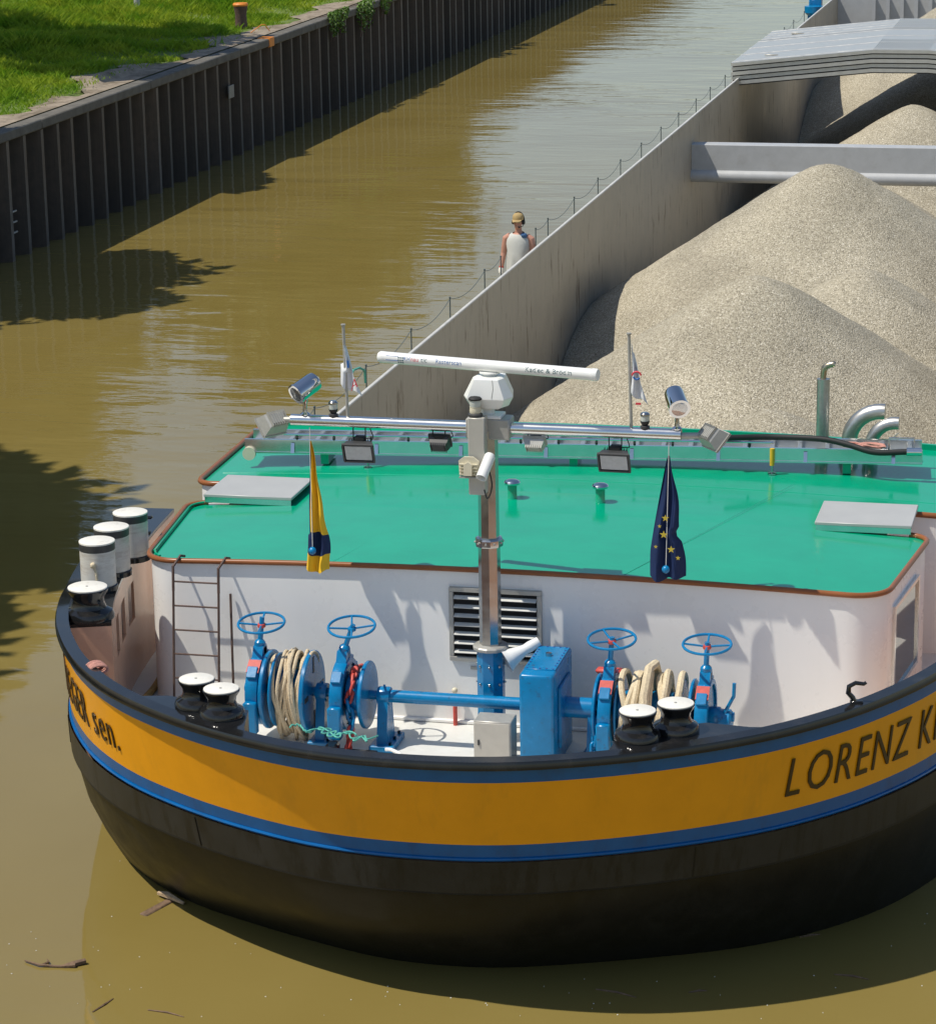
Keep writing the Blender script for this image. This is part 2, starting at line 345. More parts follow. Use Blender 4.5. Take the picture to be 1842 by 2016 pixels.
def wallpart(name, mat, c, d, bev=0.01):
    b = MB(); b.box((c[0]-XW, c[1]-50, c[2]), d, bev=bev); return b.build(name, mat, wall)
wallpart('orange_marker', orangep, (XW-0.10, 47.2, 2.63), (0.34, 0.42, 0.24))
wallpart('number_plate', M('plate_grey', (0.26, 0.25, 0.22), 0.6), (XW+0.05, 43.6, 1.75), (0.03, 0.42, 0.32), 0.005)
for k in range(3): wallpart('ladder_rung', galv, (XW-0.12, 29.2, 0.55+0.22*k), (0.04, 0.42, 0.035), 0.008)
# ---- vines over the cap
leafm = M('vine_leaf', (0.10, 0.19, 0.02), 0.5, var=0.4, scale=6)
def leaf_blob(name, pts, size, mat, parent=None):
    P = np.array(pts); k = len(P); a = rng.normal(size=(k, 3)); a /= np.linalg.norm(a, axis=1)[:, None]
    b = np.cross(a, rng.normal(size=(k, 3))); b /= np.linalg.norm(b, axis=1)[:, None]; sz = size*(0.6+0.8*rng.random((k, 1)))
    V = np.stack([P-a*sz, P+b*sz*.5, P+a*sz, P-b*sz*.5], 1).reshape(-1, 3); idx = np.arange(k)*4
    me = bpy.data.meshes.new(name); me.vertices.add(4*k); me.vertices.foreach_set('co', V.ravel()); me.loops.add(4*k); me.loops.foreach_set('vertex_index', np.arange(4*k, dtype=np.int32))
    me.polygons.add(k); me.polygons.foreach_set('loop_start', (idx).astype(np.int32)); me.update(calc_edges=True)
    return link(name, me, mat, parent, smooth=False)
for (y, ln, dn, lab) in [(53.5, 1.9, 0.75, 'sunlit leafy vine spilling over the quay cap near the top edge'), (56.5, 1.7, 0.95, 'bright leafy vine hanging from the quay cap beyond the first vine'), (58.9, 1.1, .6, 'small leafy vine tuft on the quay cap at the upper frame edge')]:
    t = thing('vine', lab, 'vine', (XW, y, ZB))
    st = MB()
    for q in range(5):
        yy0 = random.uniform(-ln/2, ln/2); st.tube([(-0.3, yy0, 0.0), (0.05, yy0+.05, 0.08), (0.14, yy0+.1, -dn*.4), (0.1, yy0, -dn*.9)], 0.008, 5)
    st.build('stem', rust, t)['kind'] = 'stuff'
    nn = int(300*ln); u = rng.random(nn); yv = (rng.random(nn)-.5)*ln; dv = dn*(0.35+0.65*np.abs(np.sin(yv*3.1+y)))*(1-np.abs(2*yv/ln)**2*.7); pts = np.stack([0.05+0.14*rng.random(nn), yv, 0.16-u**1.5*(dv+.1)], 1)
    leaf_blob('foliage', pts, 0.05, leafm, t)
# ---- bank furniture
t = thing('mooring_bollard', 'dark rusty bank bollard with yellow top on the grass', 'bollard', (-18.64, 49.9, ZB))
b = MB(); b.lathe([(0.17, -0.1), (0.17, 0.1), (0.155, 0.35), (0.19, 0.56), (0.2, 0.60)], n=20); b.build('post', rust, t)
b = MB(); b.lathe([(0.205, 0.60), (0.215, 0.64), (0.19, 0.68), (0, 0.685)], n=20); b.build('cap', orangep, t)
t = thing('marker_post', 'grey concrete marker post standing in the grass', 'post', (-22.55, 52.4, ZB+.1))
b = MB(); b.lathe([(0.085, -0.1), (0.085, 0.62), (0.075, 0.66), (0, 0.66)], n=14); b.build('post', galv, t)
b = MB(); b.lathe([(0.09, 0.62), (0.09, 0.70), (0, 0.71)], n=14); b.build('cap', capw, t)
t = thing('bent_tube', 'bent orange metal tube lying at the quay edge by the bollard', 'tube', (-17.55, 48.6, ZB))
b = MB(); b.tube([(-0.35, -0.2, 0.02), (-0.1, 0, 0.22), (-0.02, 0.05, 0.22), (0.1, 0.1, 0.04)], 0.013, 8); b.build('tube', orangep, t)
# ---- trees of the bank (outside the picture; their shade and mirror image lie in it)
barkm = M('tree_bark', (0.07, 0.05, 0.035), 0.9, var=0.3, scale=6, bump=0.8, bscale=12)
treem = M('tree_leaves', (0.055, 0.085, 0.014), 0.55, var=0.45, scale=1.2)
def tree_meshes(seed, H, R, base):
    rs = np.random.default_rng(seed); st = MB()
    st.tube([(0, 0, -0.3), (0.05, 0.03, H*.25), (0.15, -0.1, H*.55), (0.1, 0.1, H*.85)], [0.32, 0.25, 0.16, 0.05], 9)
    cl = []
    for q in range(34):
        a = rs.random()*6.283; u = rs.random(); zz = base+(H-base)*(0.08+0.85*u); rr = R*math.sin(math.pi*min(1, 0.22+0.78*u))*(0.45+0.6*rs.random())
        c = (rr*math.cos(a), rr*math.sin(a), zz); cl.append(c)
        if q < 12: st.tube([(0.1, 0, max(base*.7, zz-rr*.6)), (c[0]*.5, c[1]*.5, zz-rr*.2), c], [0.09, 0.06, 0.02], 6)
    cl.append((0, 0, H-0.9)); P = []
    for c in cl:
        m = 260; d = rs.normal(size=(m, 3)); d /= np.linalg.norm(d, axis=1)[:, None]; rad = (0.8+0.7*rs.random())*(R/3.6)
        P.append(np.array(c) + d*(rad*rs.random((m, 1))**0.4)*[1.15, 1.15, 0.75])
    return st, np.concatenate(P)
protos = []
tl = ['broad leafy tree on the bank, its shade on the water by the quay wall', 'leafy bank tree nearest the bridge, shading the water at the left edge',
      'tree shading the grass at the upper left corner', 'tree beyond the upper edge behind the vines', 'tree mirrored in the canal left of the barge, second beyond the vines', 'tree mirrored in the canal, third beyond the vines',
      'tree mirrored in the canal, fourth beyond the vines', 'tree mirrored in the canal, fifth beyond the vines', 'farthest tree mirrored in the canal', 'slim bank tree whose tip shades the foot of the wall', 'tree farther back behind the grass, above the upper left corner', 'tree just beyond the upper left corner of the grass', 'tree set back left of the grass corner', 'bank tree beside the bow, shading the water left of the mooring posts']
tp = [(-21.9, 23.4, 0, 0.95, 0), (-19.3, 5.0, 0, 1.25, 0), (-25.6, 42.6, 0, 1.0, 0), (-23.5, 67.5, 1, 0, 0), (-25.5, 76, 2, 0, 0), (-24.0, 85, 1, 0, 0), (-26.0, 94, 2, 0.82, 0), (-26.5, 104, 1, 0.68, 0), (-27, 114, 2, 0.6, 0), (-22.5, 37.2, 3, 0, 0), (-32, 68, 1, 0, 0), (-30.5, 62, 2, 0, 0), (-37, 60, 1, 0, 0), (-18.9, 0.2, 0, 1.12, 0)]
specs = [(1, 12.0, 4.3, 3.5), (2, 9.6, 4.0, 1.6), (3, 10.4, 4.2, 2.0), (4, 10.5, 1.7, 6.5)]
pcache = {}
for (x, y, k, sc_, _), lab in zip(tp, tl):
    t = thing('tree', lab, 'tree', (x, y, ZB), 'trees on the bank', rz=random.random()*6); t.scale = ((sc_ or 1.0),)*3
    if k not in pcache:
        st, P = tree_meshes(*specs[k]); a = st.build('trunk', barkm, t); c = leaf_blob('crown', P, 0.36 if k == 0 else 0.30, treem, t); pcache[k] = (a, c)
    else:
        for o in pcache[k]: rename_copy(o, t)
# ---- flotsam
drift = M('driftwood', (0.16, 0.10, 0.06), 0.85, var=0.4, scale=20, bump=0.6, bscale=40)
driftl = M('pale_driftwood', (0.42, 0.30, 0.18), 0.8, var=0.3, scale=20, bump=0.5, bscale=40)
t = thing('driftwood_branch', 'forked brown branch floating at the lower left', 'branch', (-3.33, -4.14, 0))
b = MB(); b.tube([(-0.28, 0.05, 0.015), (-0.12, -0.02, 0.02), (0.05, 0.0, 0.01), (0.2, 0.03, 0.02)], [0.008, 0.012, 0.012, 0.02], 6); b.tube([(0.1, 0.01, 0.01), (0.17, 0.05, 0.02), (0.26, 0.12, 0.03)], [0.02, 0.03, 0.025], 6)
b.tube([(-0.1, -0.02, 0.02), (-0.06, 0.05, 0.02), (-0.1, 0.12, 0.01)], [0.01, 0.012, 0.006], 5); b.build('branch', drift, t)
t = thing('driftwood_chunk', 'pale splintered wood chunk floating against the black hull', 'driftwood', (-2.84, -2.55, 0))
b = MB(); b.tube([(-0.10, 0.10, 0.03), (0.02, 0.03, 0.05), (0.2, -0.06, 0.02)], [0.02, 0.035, 0.015], 6); b.build('splinter', driftl, t)
b = MB(); b.box((-0.02, -0.16, 0.0), (0.09, 0.42, 0.03), Matrix.Rotation(-0.35, 3, 'Z'), bev=0.012); b.build('bark_slab', drift, t)
for i, (x, y, ln, rz, lab) in enumerate([(-2.62, -4.8, 0.3, 1.3, 'thin upright-looking twig floating at the bottom left edge'), (-2.04, -4.85, 0.35, -0.2, 'reddish twig floating at the bottom edge below the hull'), (1.62, -3.72, 0.38, -0.25, 'thin twig floating at the bottom right under the shadowed hull'), (3.55, -3.0, 0.3, -0.15, 'twig floating near the bottom right corner'), (-3.1, -1.6, 0.22, -0.5, 'small dark twig floating close to the left of the hull'), (3.1, -2.2, 0.2, 0.5, 'short stick floating beside the hull shadow at right'), (-3.75, 0.55, 0.2, 0.8, 'dark curl of twig on the water under the left bow'), (2.3, -3.55, 0.16, 0.4, 'tiny stick floating at the lower right')]):
    b = MB(); c = math.cos(rz); s_ = math.sin(rz); b.tube([(-ln/2*c, -ln/2*s_, 0.004), (0.01, 0.015, 0.008), (ln/2*c, ln/2*s_, 0.004)], [0.006, 0.01, 0.004], 5)
    tag(b.build('twig', drift, None, loc=(x, y, 0)), lab, 'twig', 'floating twigs')
foam = MB()
for i in range(130):
    x = rng.uniform(-4, 4.4); y = rng.uniform(-5.3, -1.0)
    if abs(x) < 3.4 and y > -3.5 + 0.05*x*x: continue
    r_ = rng.uniform(0.003, 0.008); foam.lathe([(r_, 0.002), (r_*.6, 0.006), (0, 0.007)], (x, y, 0), n=6)
fo = foam.build('foam_flecks', M('pale_foam', (0.6, 0.58, 0.5), 0.7)); fo['kind'] = 'stuff'; fo['label'] = 'pale specks of foam and seeds floating on the water'
# ================================================================== BARGE
barge = thing('cargo_barge', 'gravel-laden cargo barge with yellow and blue bow and green deckhouse roof', 'barge')
pp = [(0, -4.66), (.7, -4.6), (1.35, -4.40), (2.1, -4.02), (2.85, -3.46), (3.42, -2.82), (3.84, -2.15), (4.16, -1.45), (4.45, -.5), (4.72, .8), (4.92, 2.6), (5.04, 4.8), (5.1, 8.0), (5.12, 14), (5.12, 30), (5.12, 60), (5.12, 80)]
def catmull(P, k):
    P = [Vector(q) for q in P]; P = [2*P[0]-P[1]] + P + [2*P[-1]-P[-2]]; out = []
    for i in range(1, len(P)-2):
        for j in range(k):
            t = j/k; a, b_, c, d = P[i-1:i+3]
            out.append(0.5*((2*b_)+(c-a)*t+(2*a-5*b_+4*c-d)*t*t+(-a+3*b_-3*c+d)*t**3))
    out.append(P[-2]); return out
mir = [(-x, y) for x, y in pp[:0:-1]] + pp
cv = catmull([(x, y, 0) for x, y in mir], 10)
cv = np.array([[q.x, q.y] for q in cv]); ds = np.hypot(*np.diff(cv, axis=0).T); sA = np.concatenate([[0], np.cumsum(ds)]); sA -= sA[np.argmin(cv[:, 1])]
def plan(s): return np.interp(s, sA, cv[:, 0]), np.interp(s, sA, cv[:, 1])
def plann(s):
    x0, y0 = plan(s-0.15); x1, y1 = plan(s+0.15); l = math.hypot(x1-x0, y1-y0); return (y1-y0)/l, -(x1-x0)/l   # outward
IZ = [-1.2, -0.6, 0.0, 0.3, 0.6, 1.0, 1.16, 1.42, 1.55, 2.19, 2.36, 3.0]; IN = [2.2, 1.8, 1.22, 0.86, 0.58, 0.37, 0.33, 0.27, 0.24, 0.05, 0.0, 0.0]
def hull_pt(s, z, off=0.0):
    x, y = plan(s); nx_, ny_ = plann(s); w = 1/(1+((y+4.66)/2.7)**2) if y < 12 else 0.026
    ins = np.interp(z, IZ, IN); k0 = min(ins, 0.36); i = k0*w*w + (ins-k0)*w - off
    return (float(x-nx_*i), float(y-ny_*i), float(z))
sv = np.concatenate([np.linspace(sA[0], -14, 24), np.linspace(-13, 13, 131), np.linspace(14, sA[-1], 24)])
def rail_z(s):
    y = plan(s)[1]
    return float(np.interp(y, [-5, -1.15, -0.75, -0.35, 2.6, 4.5, 7.0, 90], [2.36, 2.36, 2.34, 2.30, 2.28, 1.5, 0.85, 0.85]))
def strip(name, zs, mat, parent, off=0.0, zfun=None):
    R = []
    for s in sv:
        rz_ = rail_z(s)
        if zs[0] > rz_-0.1: continue
        R.append([hull_pt(s, min(z, rz_-0.02), off) for z in zs])
    b = MB(); b.rings(R, closed_u=False); return b.build(name, mat, parent, ang=30)
hullm = M('hull_black', (0.012, 0.0115, 0.010), 0.42, spec=0.28, var=0.3, scale=2, rvar=0.3, bump=0.12, bscale=2.2, dirt=(0.035, 0.035, 0.032), dirt_amt=0.35, dirt_scale=(3.5, 3.5, 0.9), dirt_edge=(0.52, 0.72))
beltm = M('hull_belt_grey', (0.026, 0.026, 0.025), 0.42, spec=0.3, var=0.25, scale=2, dirt=(0.015, 0.014, 0.012), dirt_amt=0.9, dirt_scale=(7, 7, 0.5), dirt_edge=(0.48, 0.6), bump=0.1, bscale=3)
hull = strip('hull', [-1.2, -0.6, -0.2, 0.0, 0.3, 0.6, 0.8, 1.0, 1.08], hullm, barge)
strip('belt_plate', [1.06, 1.13, 1.24, 1.36, 1.38], beltm, hull, 0.03)
strip('blue_stripe', [1.40, 1.47, 1.54], hblue, hull)
strip('yellow_band', [1.54, 1.75, 1.95, 2.155], yellow, hull)
strip('blue_stripe', [2.155, 2.25, 2.36], hblue, hull)
svb = [s for s in sv if rail_z(s) > 1.6]
b = MB(); b.tube([hull_pt(s, 1.40, 0.004) for s in svb], 0.016, 8); b.build('rubbing_strake', hblue, hull)
b = MB(); b.tube([hull_pt(s, 1.07, 0.012) for s in svb], 0.022, 6); b.build('knuckle_bar', hullm, hull)
# welded plate seams on the hull
for s in (-5.6, -2.35, 2.6, 6.2):
    b = MB(); b.tube([hull_pt(s, z, 0.031) for z in np.linspace(1.08, 1.36, 6)], 0.006, 5); b.build('weld_seam', hullm, hull)
# gunwale
R = []
for s in sv:
    z = rail_z(s); a = hull_pt(s, z, 0.04); c = hull_pt(s, z, -0.075); x0, y0, _ = a; x1, y1, _ = c; o2 = hull_pt(s, z, 0.055)
    R.append([(x1, y1, z-0.045), (o2[0]*.98+x1*.02, o2[1]*.98+y1*.02, z-0.06), (o2[0], o2[1], z-0.03), (x0, y0, z+0.012), (x1, y1, z+0.02)])
b = MB(); b.rings(R); b.build('gunwale', blackp, barge, ang=50)
# bulwark lining
DZ = 1.0
R = []
for s in sv:
    z = rail_z(s); R.append([hull_pt(s, min(DZ-0.05, z-.2), -0.07), hull_pt(s, z-0.03, -0.05)])
b = MB(); b.rings(R, closed_u=False); b.build('bulwark_lining', innerb, barge)
# decks
ring = [(s, *hull_pt(s, 1.1, -0.1)[:2]) for s in sv]
R = []
for s, x, y in ring:
    if s > 0.05 and y < 7.2: R.append([(-x, y, DZ), (x, y, DZ)])
b = MB(); b.rings([[(x0*(1-t)+x1*t, y, DZ) for t in np.linspace(0, 1, 9)] for ((x0, y, _), (x1, _, _)) in R], closed_u=False); b.build('foredeck', deckm, barge)
for sg in (-1, 1):
    b = MB(); b.box((sg*4.72, 43, 0.62), (0.8, 72, 0.06)); b.build('side_deck', greyp, barge)
# ---- raised black bollard seats in the bow
def seat(name, poly, z0, z1, m1=blackp):
    b = MB(); b.prism([(x, y, z0) for x, y in poly], (0, 0, z1-z0)); return b.build(name, m1, barge, ang=20)
def railseg(sa, sb, d, k=14): return [hull_pt(s, 2.3, -d)[:2] for s in np.linspace(sa, sb, k)]
SL = [hull_pt(s, 2.3, -0.06)[:2] for s in np.linspace(-2.9, -1.5, 16)]
seat('bollard_seat', SL + [(-1.46, -4.2), (-1.56, -3.76), (-2.36, -3.52)], 2.12, 2.374)
SRr = [hull_pt(s, 2.3, -0.06)[:2] for s in np.linspace(3.2, 1.75, 16)]
seat('bollard_seat', SRr + [(1.66, -3.95), (1.76, -3.66), (2.33, -3.36), (2.7, -3.40)], 2.12, 2.374)
_h = sA > 0.3
def SY(y): return float(np.interp(y, cv[_h][:, 1], sA[_h]))
for sg in (-1,):   # side platform: black top, brown inner plate with cut-outs, brown front face
    ss = np.linspace(SY(-1.5), SY(2.7), 34); zp = 2.285; D_ = -0.47
    def q(s, d, z): v = hull_pt(s, 2.2, d); return (sg*v[0], v[1], z)
    b = MB(); b.rings([[q(s, -0.03, zp), q(s, D_, zp), q(s, D_, zp-.03), q(s, -0.03, zp-.03)] for s in ss]); b.build('side_platform', blackp, barge, ang=30)
    b = MB(); b.rings([[q(ss[0], -0.05, 1.0), q(ss[0], D_, 1.0), q(ss[0], D_, zp-.034), q(ss[0], -0.05, zp-.034)], [q(ss[0]+.03, -0.05, 1.0), q(ss[0]+.03, D_, 1.0), q(ss[0]+.03, D_, zp-.034), q(ss[0]+.03, -0.05, zp-.034)]]); b.build('platform_front', innerb, barge, smooth=False)
    b = MB()
    def col(sa, sb, za, zb):
        for s0_, s1_ in zip(np.linspace(sa, sb, 4)[:-1], np.linspace(sa, sb, 4)[1:]):
            b.prism([q(s0_, D_, za), q(s1_, D_, za), q(s1_, D_+.03, za), q(s0_, D_+.03, za)], (0, 0, zb-za))
    e0 = ss[0]+.035
    for ya, yb in ((-0.66, -0.42), (-0.20, 0.10), (0.34, 0.70)):
        ca_, cb_ = SY(ya), SY(yb); col(e0, ca_, 1.0, zp-.034); col(ca_, cb_, 1.0, 1.66); col(ca_, cb_, 2.06, zp-.034); e0 = cb_
    col(e0, ss[-1], 1.0, zp-.034); b.build('inner_plate', innerb, barge, ang=25)

# ---- deckhouse
def cam_z(x): return 2.47 + 0.10*(1-(x/4.2)**2)
def half_b(y, ins=0.0):
    r_ = 0.34
    if y <= 2.25: w = 3.67+0.12*y
    elif y <= 3.05: w = 3.50
    else: w = 4.14+0.03*(y-3.05)
    if y < r_: w -= r_-math.sqrt(max(0, r_*r_-(r_-y)**2))
    if 3.05 <= y < 3.05+0.22: q = y-3.05; w -= 0.22-math.sqrt(max(0, 0.22**2-(0.22-q)**2))
    if 2.25-0.22 < y <= 2.25: q = 2.25-y; w -= 0.22-math.sqrt(max(0, 0.22**2-(0.22-q)**2))
    return w-ins
fy = [0, .01, .03, .06, .1, .15, .21, .28, .34, .8, 1.3, 1.8, 2.03, 2.1, 2.16, 2.21, 2.24, 2.2499]
ny2 = [2.2501, 2.6, 3.0499]; ry = [3.0501, 3.06, 3.09, 3.13, 3.18, 3.27, 4, 5, 5.5, 5.9]
def rows(ys, ins=0.0): return [(y, half_b(y, ins)) for y in ys]
roof_rows = rows(fy)+rows(ny2)+rows(ry)
b = MB(); ts = np.linspace(-1, 1, 33)
b.rings([[(t*w, y, cam_z(t*w)) for t in ts] for y, w in roof_rows], closed_u=False); roof = b.build('roof', roofg, barge, ang=60)
# upstands along the roof edge, inside the pipe
def edge_path(ys, sg, ins, dz, extra=()):
    return [(sg*half_b(y, ins), y, cam_z(half_b(y))+dz) for y in ys] + list(extra)
front = edge_path(fy[::-1], -1, 0.0, 0.02) + [(x, 0.0, cam_z(x)+0.02) for x in np.linspace(-3.3, 3.3, 24)] + edge_path(fy, 1, 0.0, 0.02)
b = MB(); b.tube(front, 0.028, 10); b.build('rim_pipe', rimb, roof)
b = MB(); b.tube([(-half_b(y, .045), y+.045*(y < .3), cam_z(half_b(y))+0.03) for y in fy[4:]], 0.012, 6); b.build('inner_lip', roofg, roof)
for sg in (-1, 1):
    b = MB(); b.tube([(sg*3.55, 3.05, cam_z(3.55)+.02)]+edge_path(ry, sg, 0.0, 0.02), 0.031, 10); b.build('rim_pipe', rimb, roof)
b = MB(); b.rings([[(x, 5.88, cam_z(x)-.05), (x, 5.93, cam_z(x)-.05), (x, 5.93, cam_z(x)+.065), (x, 5.88, cam_z(x)+.065)] for x in np.linspace(-4.2, 4.2, 20)]); b.build('rear_upstand', roofg, roof, ang=30)
XC = -0.17; roof.location.x = XC
for x0, x1 in ((-1.75, -0.9), (1.15, 2.35)):
    b = MB(); b.tube([(x0+(x1-x0)*t, 0.12+6.2*t*.6, cam_z(x0)+0.001) for t in (0, .5, 1)], 0.0022, 4); b.build('weld_seam', M('roof_seam', (0.05, 0.36, 0.24), .3), roof)
b = MB(); b.tube([(x, 3.6, cam_z(x)+0.0) for x in np.linspace(-4, 4, 20)], 0.0035, 4); b.build('weld_seam', roofg, roof)
# walls
WI = 0.015
path = [(-half_b(y, WI), max(y, 0)+0.012*(y < 0.3)) for y in (ry[::-1]+ny2[::-1]+fy[::-1])] + [(x, 0.012) for x in np.linspace(-3.2, 3.2, 20)] + [(half_b(y, WI), max(y, 0)+0.012*(y < 0.3)) for y in (fy+ny2+ry)]
b = MB(); b.rings([[(x, y, DZ-0.05), (x, y, cam_z(x)-0.005)] for x, y in path], closed_u=False); dw = b.build('deckhouse_wall', white, barge, ang=30); dw.location.x = XC
b = MB(); b.tube([(x, 0.0, DZ+0.02) for x in np.linspace(-3.3, 3.3, 8)], 0.022, 6); b.build('base_fillet', white, dw)
# ventilation louvre in the front wall
lv = MB()
X0, X1, Z0, Z1 = -0.70, 0.22, 1.66, 2.41
for c, d in [(((X0+X1)/2, -0.002, Z1-.022), (X1-X0, 0.06, 0.044)), (((X0+X1)/2, -0.002, Z0+.022), (X1-X0, 0.06, 0.044)), ((X0+.022, -0.001, (Z0+Z1)/2), (0.044, 0.058, Z1-Z0-.09)), ((X1-.022, -0.001, (Z0+Z1)/2), (0.044, 0.058, Z1-Z0-.09))]: lv.box(c, d, bev=0.004)
lvo = lv.build('louvre_frame', galv, barge)
b = MB(); b.box(((X0+X1)/2, 0.006, (Z0+Z1)/2), (X1-X0-.05, 0.006, Z1-Z0-.05)); b.build('dark_void_plate', M('void_black', (0.008, 0.008, 0.008), 0.9), lvo)  # near-black plate, its colour standing in for the dark void behind the slats
sm = None
for k in range(7):
    z = Z0+0.10+k*0.092
    if sm is None:
        b = MB(); b.box((0, 0, 0), (X1-X0-.1, 0.06, 0.006), Matrix.Rotation(math.radians(24), 3, 'X')); s0 = b.build('slat', M('slat_grey', (0.62, 0.62, 0.58), 0.5), lvo, smooth=False); sm = s0; s0.location = ((X0+X1)/2, -0.018, z)
    else: rename_copy(sm, lvo, loc=((X0+X1)/2, -0.018, z))
b = MB(); b.box((-0.27, 0.006, 1.585), (0.12, 0.012, 0.03)); pl = b.build('name_plate', galv, dw)
# side window on the right
def sidewin(sg):
    ax = Vector((0.125, 1, 0)).normalized(); nrm = Vector((1, -0.125, 0)).normalized(); o0 = Vector((half_b(0.5, WI), 0.5, 0))
    def q(u, z, off): v = o0+ax*u+nrm*off; return (sg*v.x, v.y, z)
    b = MB()
    for (u0, u1, za, zb) in [(0, 1.15, 2.24, 2.28), (0, 1.15, 1.36, 1.40), (0, 0.05, 1.40, 2.24), (1.10, 1.15, 1.40, 2.24)]:
        b.rings([[q(u0, za, 0), q(u1, za, 0), q(u1, zb, 0), q(u0, zb, 0)], [q(u0, za, .03), q(u1, za, .03), q(u1, zb, .03), q(u0, zb, .03)]])
    w = b.build('window', alup, barge, smooth=False); w.location.x = XC
    b = MB(); b.rings([[q(.05, 1.40, 0.004), q(1.1, 1.40, 0.004), q(1.1, 2.24, 0.004), q(.05, 2.24, 0.004)], [q(.05, 1.40, .012), q(1.1, 1.40, .012), q(1.1, 2.24, .012), q(.05, 2.24, .012)]]); b.build('pane', winglass, w, smooth=False)
sidewin(1)
# grey hatch lids over the side entrances
for sg, x0, x1, lab in ((-1, -3.93, -2.95, 'flat grey sliding hatch on the left roof edge'), (1, 2.60, 3.58, 'flat grey sliding hatch on the right roof edge')):
    t = thing('sliding_hatch', lab, 'hatch', ((x0+x1)/2, 2.62, 2.60), 'roof hatch lids')
    b = MB(); b.box((0, 0, 0), (x1-x0, 0.84, 0.035), bev=0.006); b.build('lid', hatchg, t)
    for yr in (-0.405, 0.40): b = MB(); b.box((0, yr, -0.045), (x1-x0-.02, 0.02, 0.06)); b.build('runner', alup, t)

# ---- hull lettering
SL0 = 3.95
def hmap(s0, z0, slant, offb):
    return lambda u, v, t: hull_pt(s0+u+slant*v, z0+v, offb+t)
def hull_text(txt, s0, z0, h, mat, t, slant=0.06, track=0.13, sh=None):
    gl, wtot = glyphs(txt, h, track)
    for ch, vv, f, u in gl:
        vv = vv*[0.72, 1.0]; u = u*0.72
        if sh: solid_letter('letter_shadow', sh, hull, vv, f, hmap(s0+u+0.014, z0-0.012, slant, 0.002), 0.004)
        solid_letter('letter', mat, hull, vv, f, hmap(s0+u, z0, slant, 0.004), t)
    return wtot
hull_text('LORENZ KRIEGER sen.', 3.46, 1.68, 0.36, letterm, 0.01)
gl, wl = glyphs('LORENZ KRIEGER sen.', 0.33, 0.13)
hull_text('LORENZ KRIEGER sen.', -3.37-wl*0.72, 1.70, 0.33, letterm, 0.01)

# ---- hold: coamings, cross beam, end bulkheads
ZC = 1.92; YE = 69.5
for sg, nm in ((-1, 'hold_coaming'), (1, 'hold_coaming')):
    b = MB(); b.box((sg*4.32, (6.9+YE)/2, (ZC-2.2)/2), (0.04, YE-6.9, ZC+2.2)); c = b.build(nm, coamp, barge, smooth=False)
    b = MB(); b.box((sg*4.325, (6.9+YE)/2, ZC+0.008), (0.05, YE-6.9, 0.03), bev=0.006); b.build('coaming_edge', M('coaming_edge_grey', (0.55, 0.54, 0.5), .5), c)
b = MB(); b.box((0, 6.9, 0.0), (8.6, 0.05, 4.4)); b.build('front_bulkhead', greyp, barge, smooth=False)
b = MB(); b.box((0, YE, 0.0), (8.6, 0.05, 4.4)); bk = b.build('rear_bulkhead', greyp, barge, smooth=False)
b = MB(); b.box((0, 0, 0), (0.05, 0.22, 3.9)); b.box((0, -0.11, 0), (0.12, 0.02, 3.9)); st0 = b.build('stiffener', greyp, bk, smooth=False); st0.location = (-3.1, YE-.13, 0)
for k in range(1, 14): rename_copy(st0, bk, loc=(-3.1+k*0.46, YE-.13, 0))
b = MB(); b.box((0, 38.3, 1.04), (8.6, 0.05, 0.60), bev=0.008); cbm = b.build('cross_beam', greyp, barge, smooth=False)
b = MB(); b.cyl((-4.3, 38.32, 0.62), (4.3, 38.32, 0.62), 0.145, n=20); b.build('beam_tube', greyp, cbm)
b = MB(); b.box((0, 38.52, 1.33), (8.6, 0.40, 0.02)); b.build('beam_flange', greyp, cbm, smooth=False)
b = MB(); b.box((0, 38.0, -2.1), (8.6, 63, 0.05)); b.build('hold_floor', greyp, barge, smooth=False)

# ---- gravel
gv = bpy.data.materials.new('gravel'); gv.use_nodes = True; nt = gv.node_tree; n = nt.nodes; lk = nt.links
p = n['Principled BSDF']; tc = n.new('ShaderNodeTexCoord'); p.inputs['Roughness'].default_value = 0.9; p.inputs['Specular IOR Level'].default_value = 0.2
vo = n.new('ShaderNodeTexVoronoi'); vo.inputs['Scale'].default_value = 58; lk.new(tc.outputs['Object'], vo.inputs['Vector'])
v2 = n.new('ShaderNodeTexVoronoi'); v2.inputs['Scale'].default_value = 34; lk.new(tc.outputs['Object'], v2.inputs['Vector'])
sp = n.new('ShaderNodeSeparateColor'); lk.new(vo.outputs['Color'], sp.inputs[0])
cr = n.new('ShaderNodeValToRGB'); e = cr.color_ramp.elements; e[0].position = 0.0; e[0].color = (0.20, 0.178, 0.13, 1); e[1].position = 1.0; e[1].color = (0.68, 0.63, 0.51, 1)
q = e.new(0.35); q.color = (0.36, 0.32, 0.235, 1); q = e.new(0.75); q.color = (0.455, 0.41, 0.305, 1); q = e.new(0.9); q.color = (0.50, 0.45, 0.345, 1)
lk.new(sp.outputs[0], cr.inputs[0])
t2 = n.new('ShaderNodeTexNoise'); t2.inputs['Scale'].default_value = 0.7; t2.inputs['Detail'].default_value = 5; lk.new(tc.outputs['Object'], t2.inputs['Vector'])
mr = n.new('ShaderNodeMapRange'); mr.inputs['From Min'].default_value = 0.3; mr.inputs['From Max'].default_value = 0.7; mr.inputs['To Min'].default_value = 0.84; mr.inputs['To Max'].default_value = 1.12; lk.new(t2.outputs['Fac'], mr.inputs['Value'])
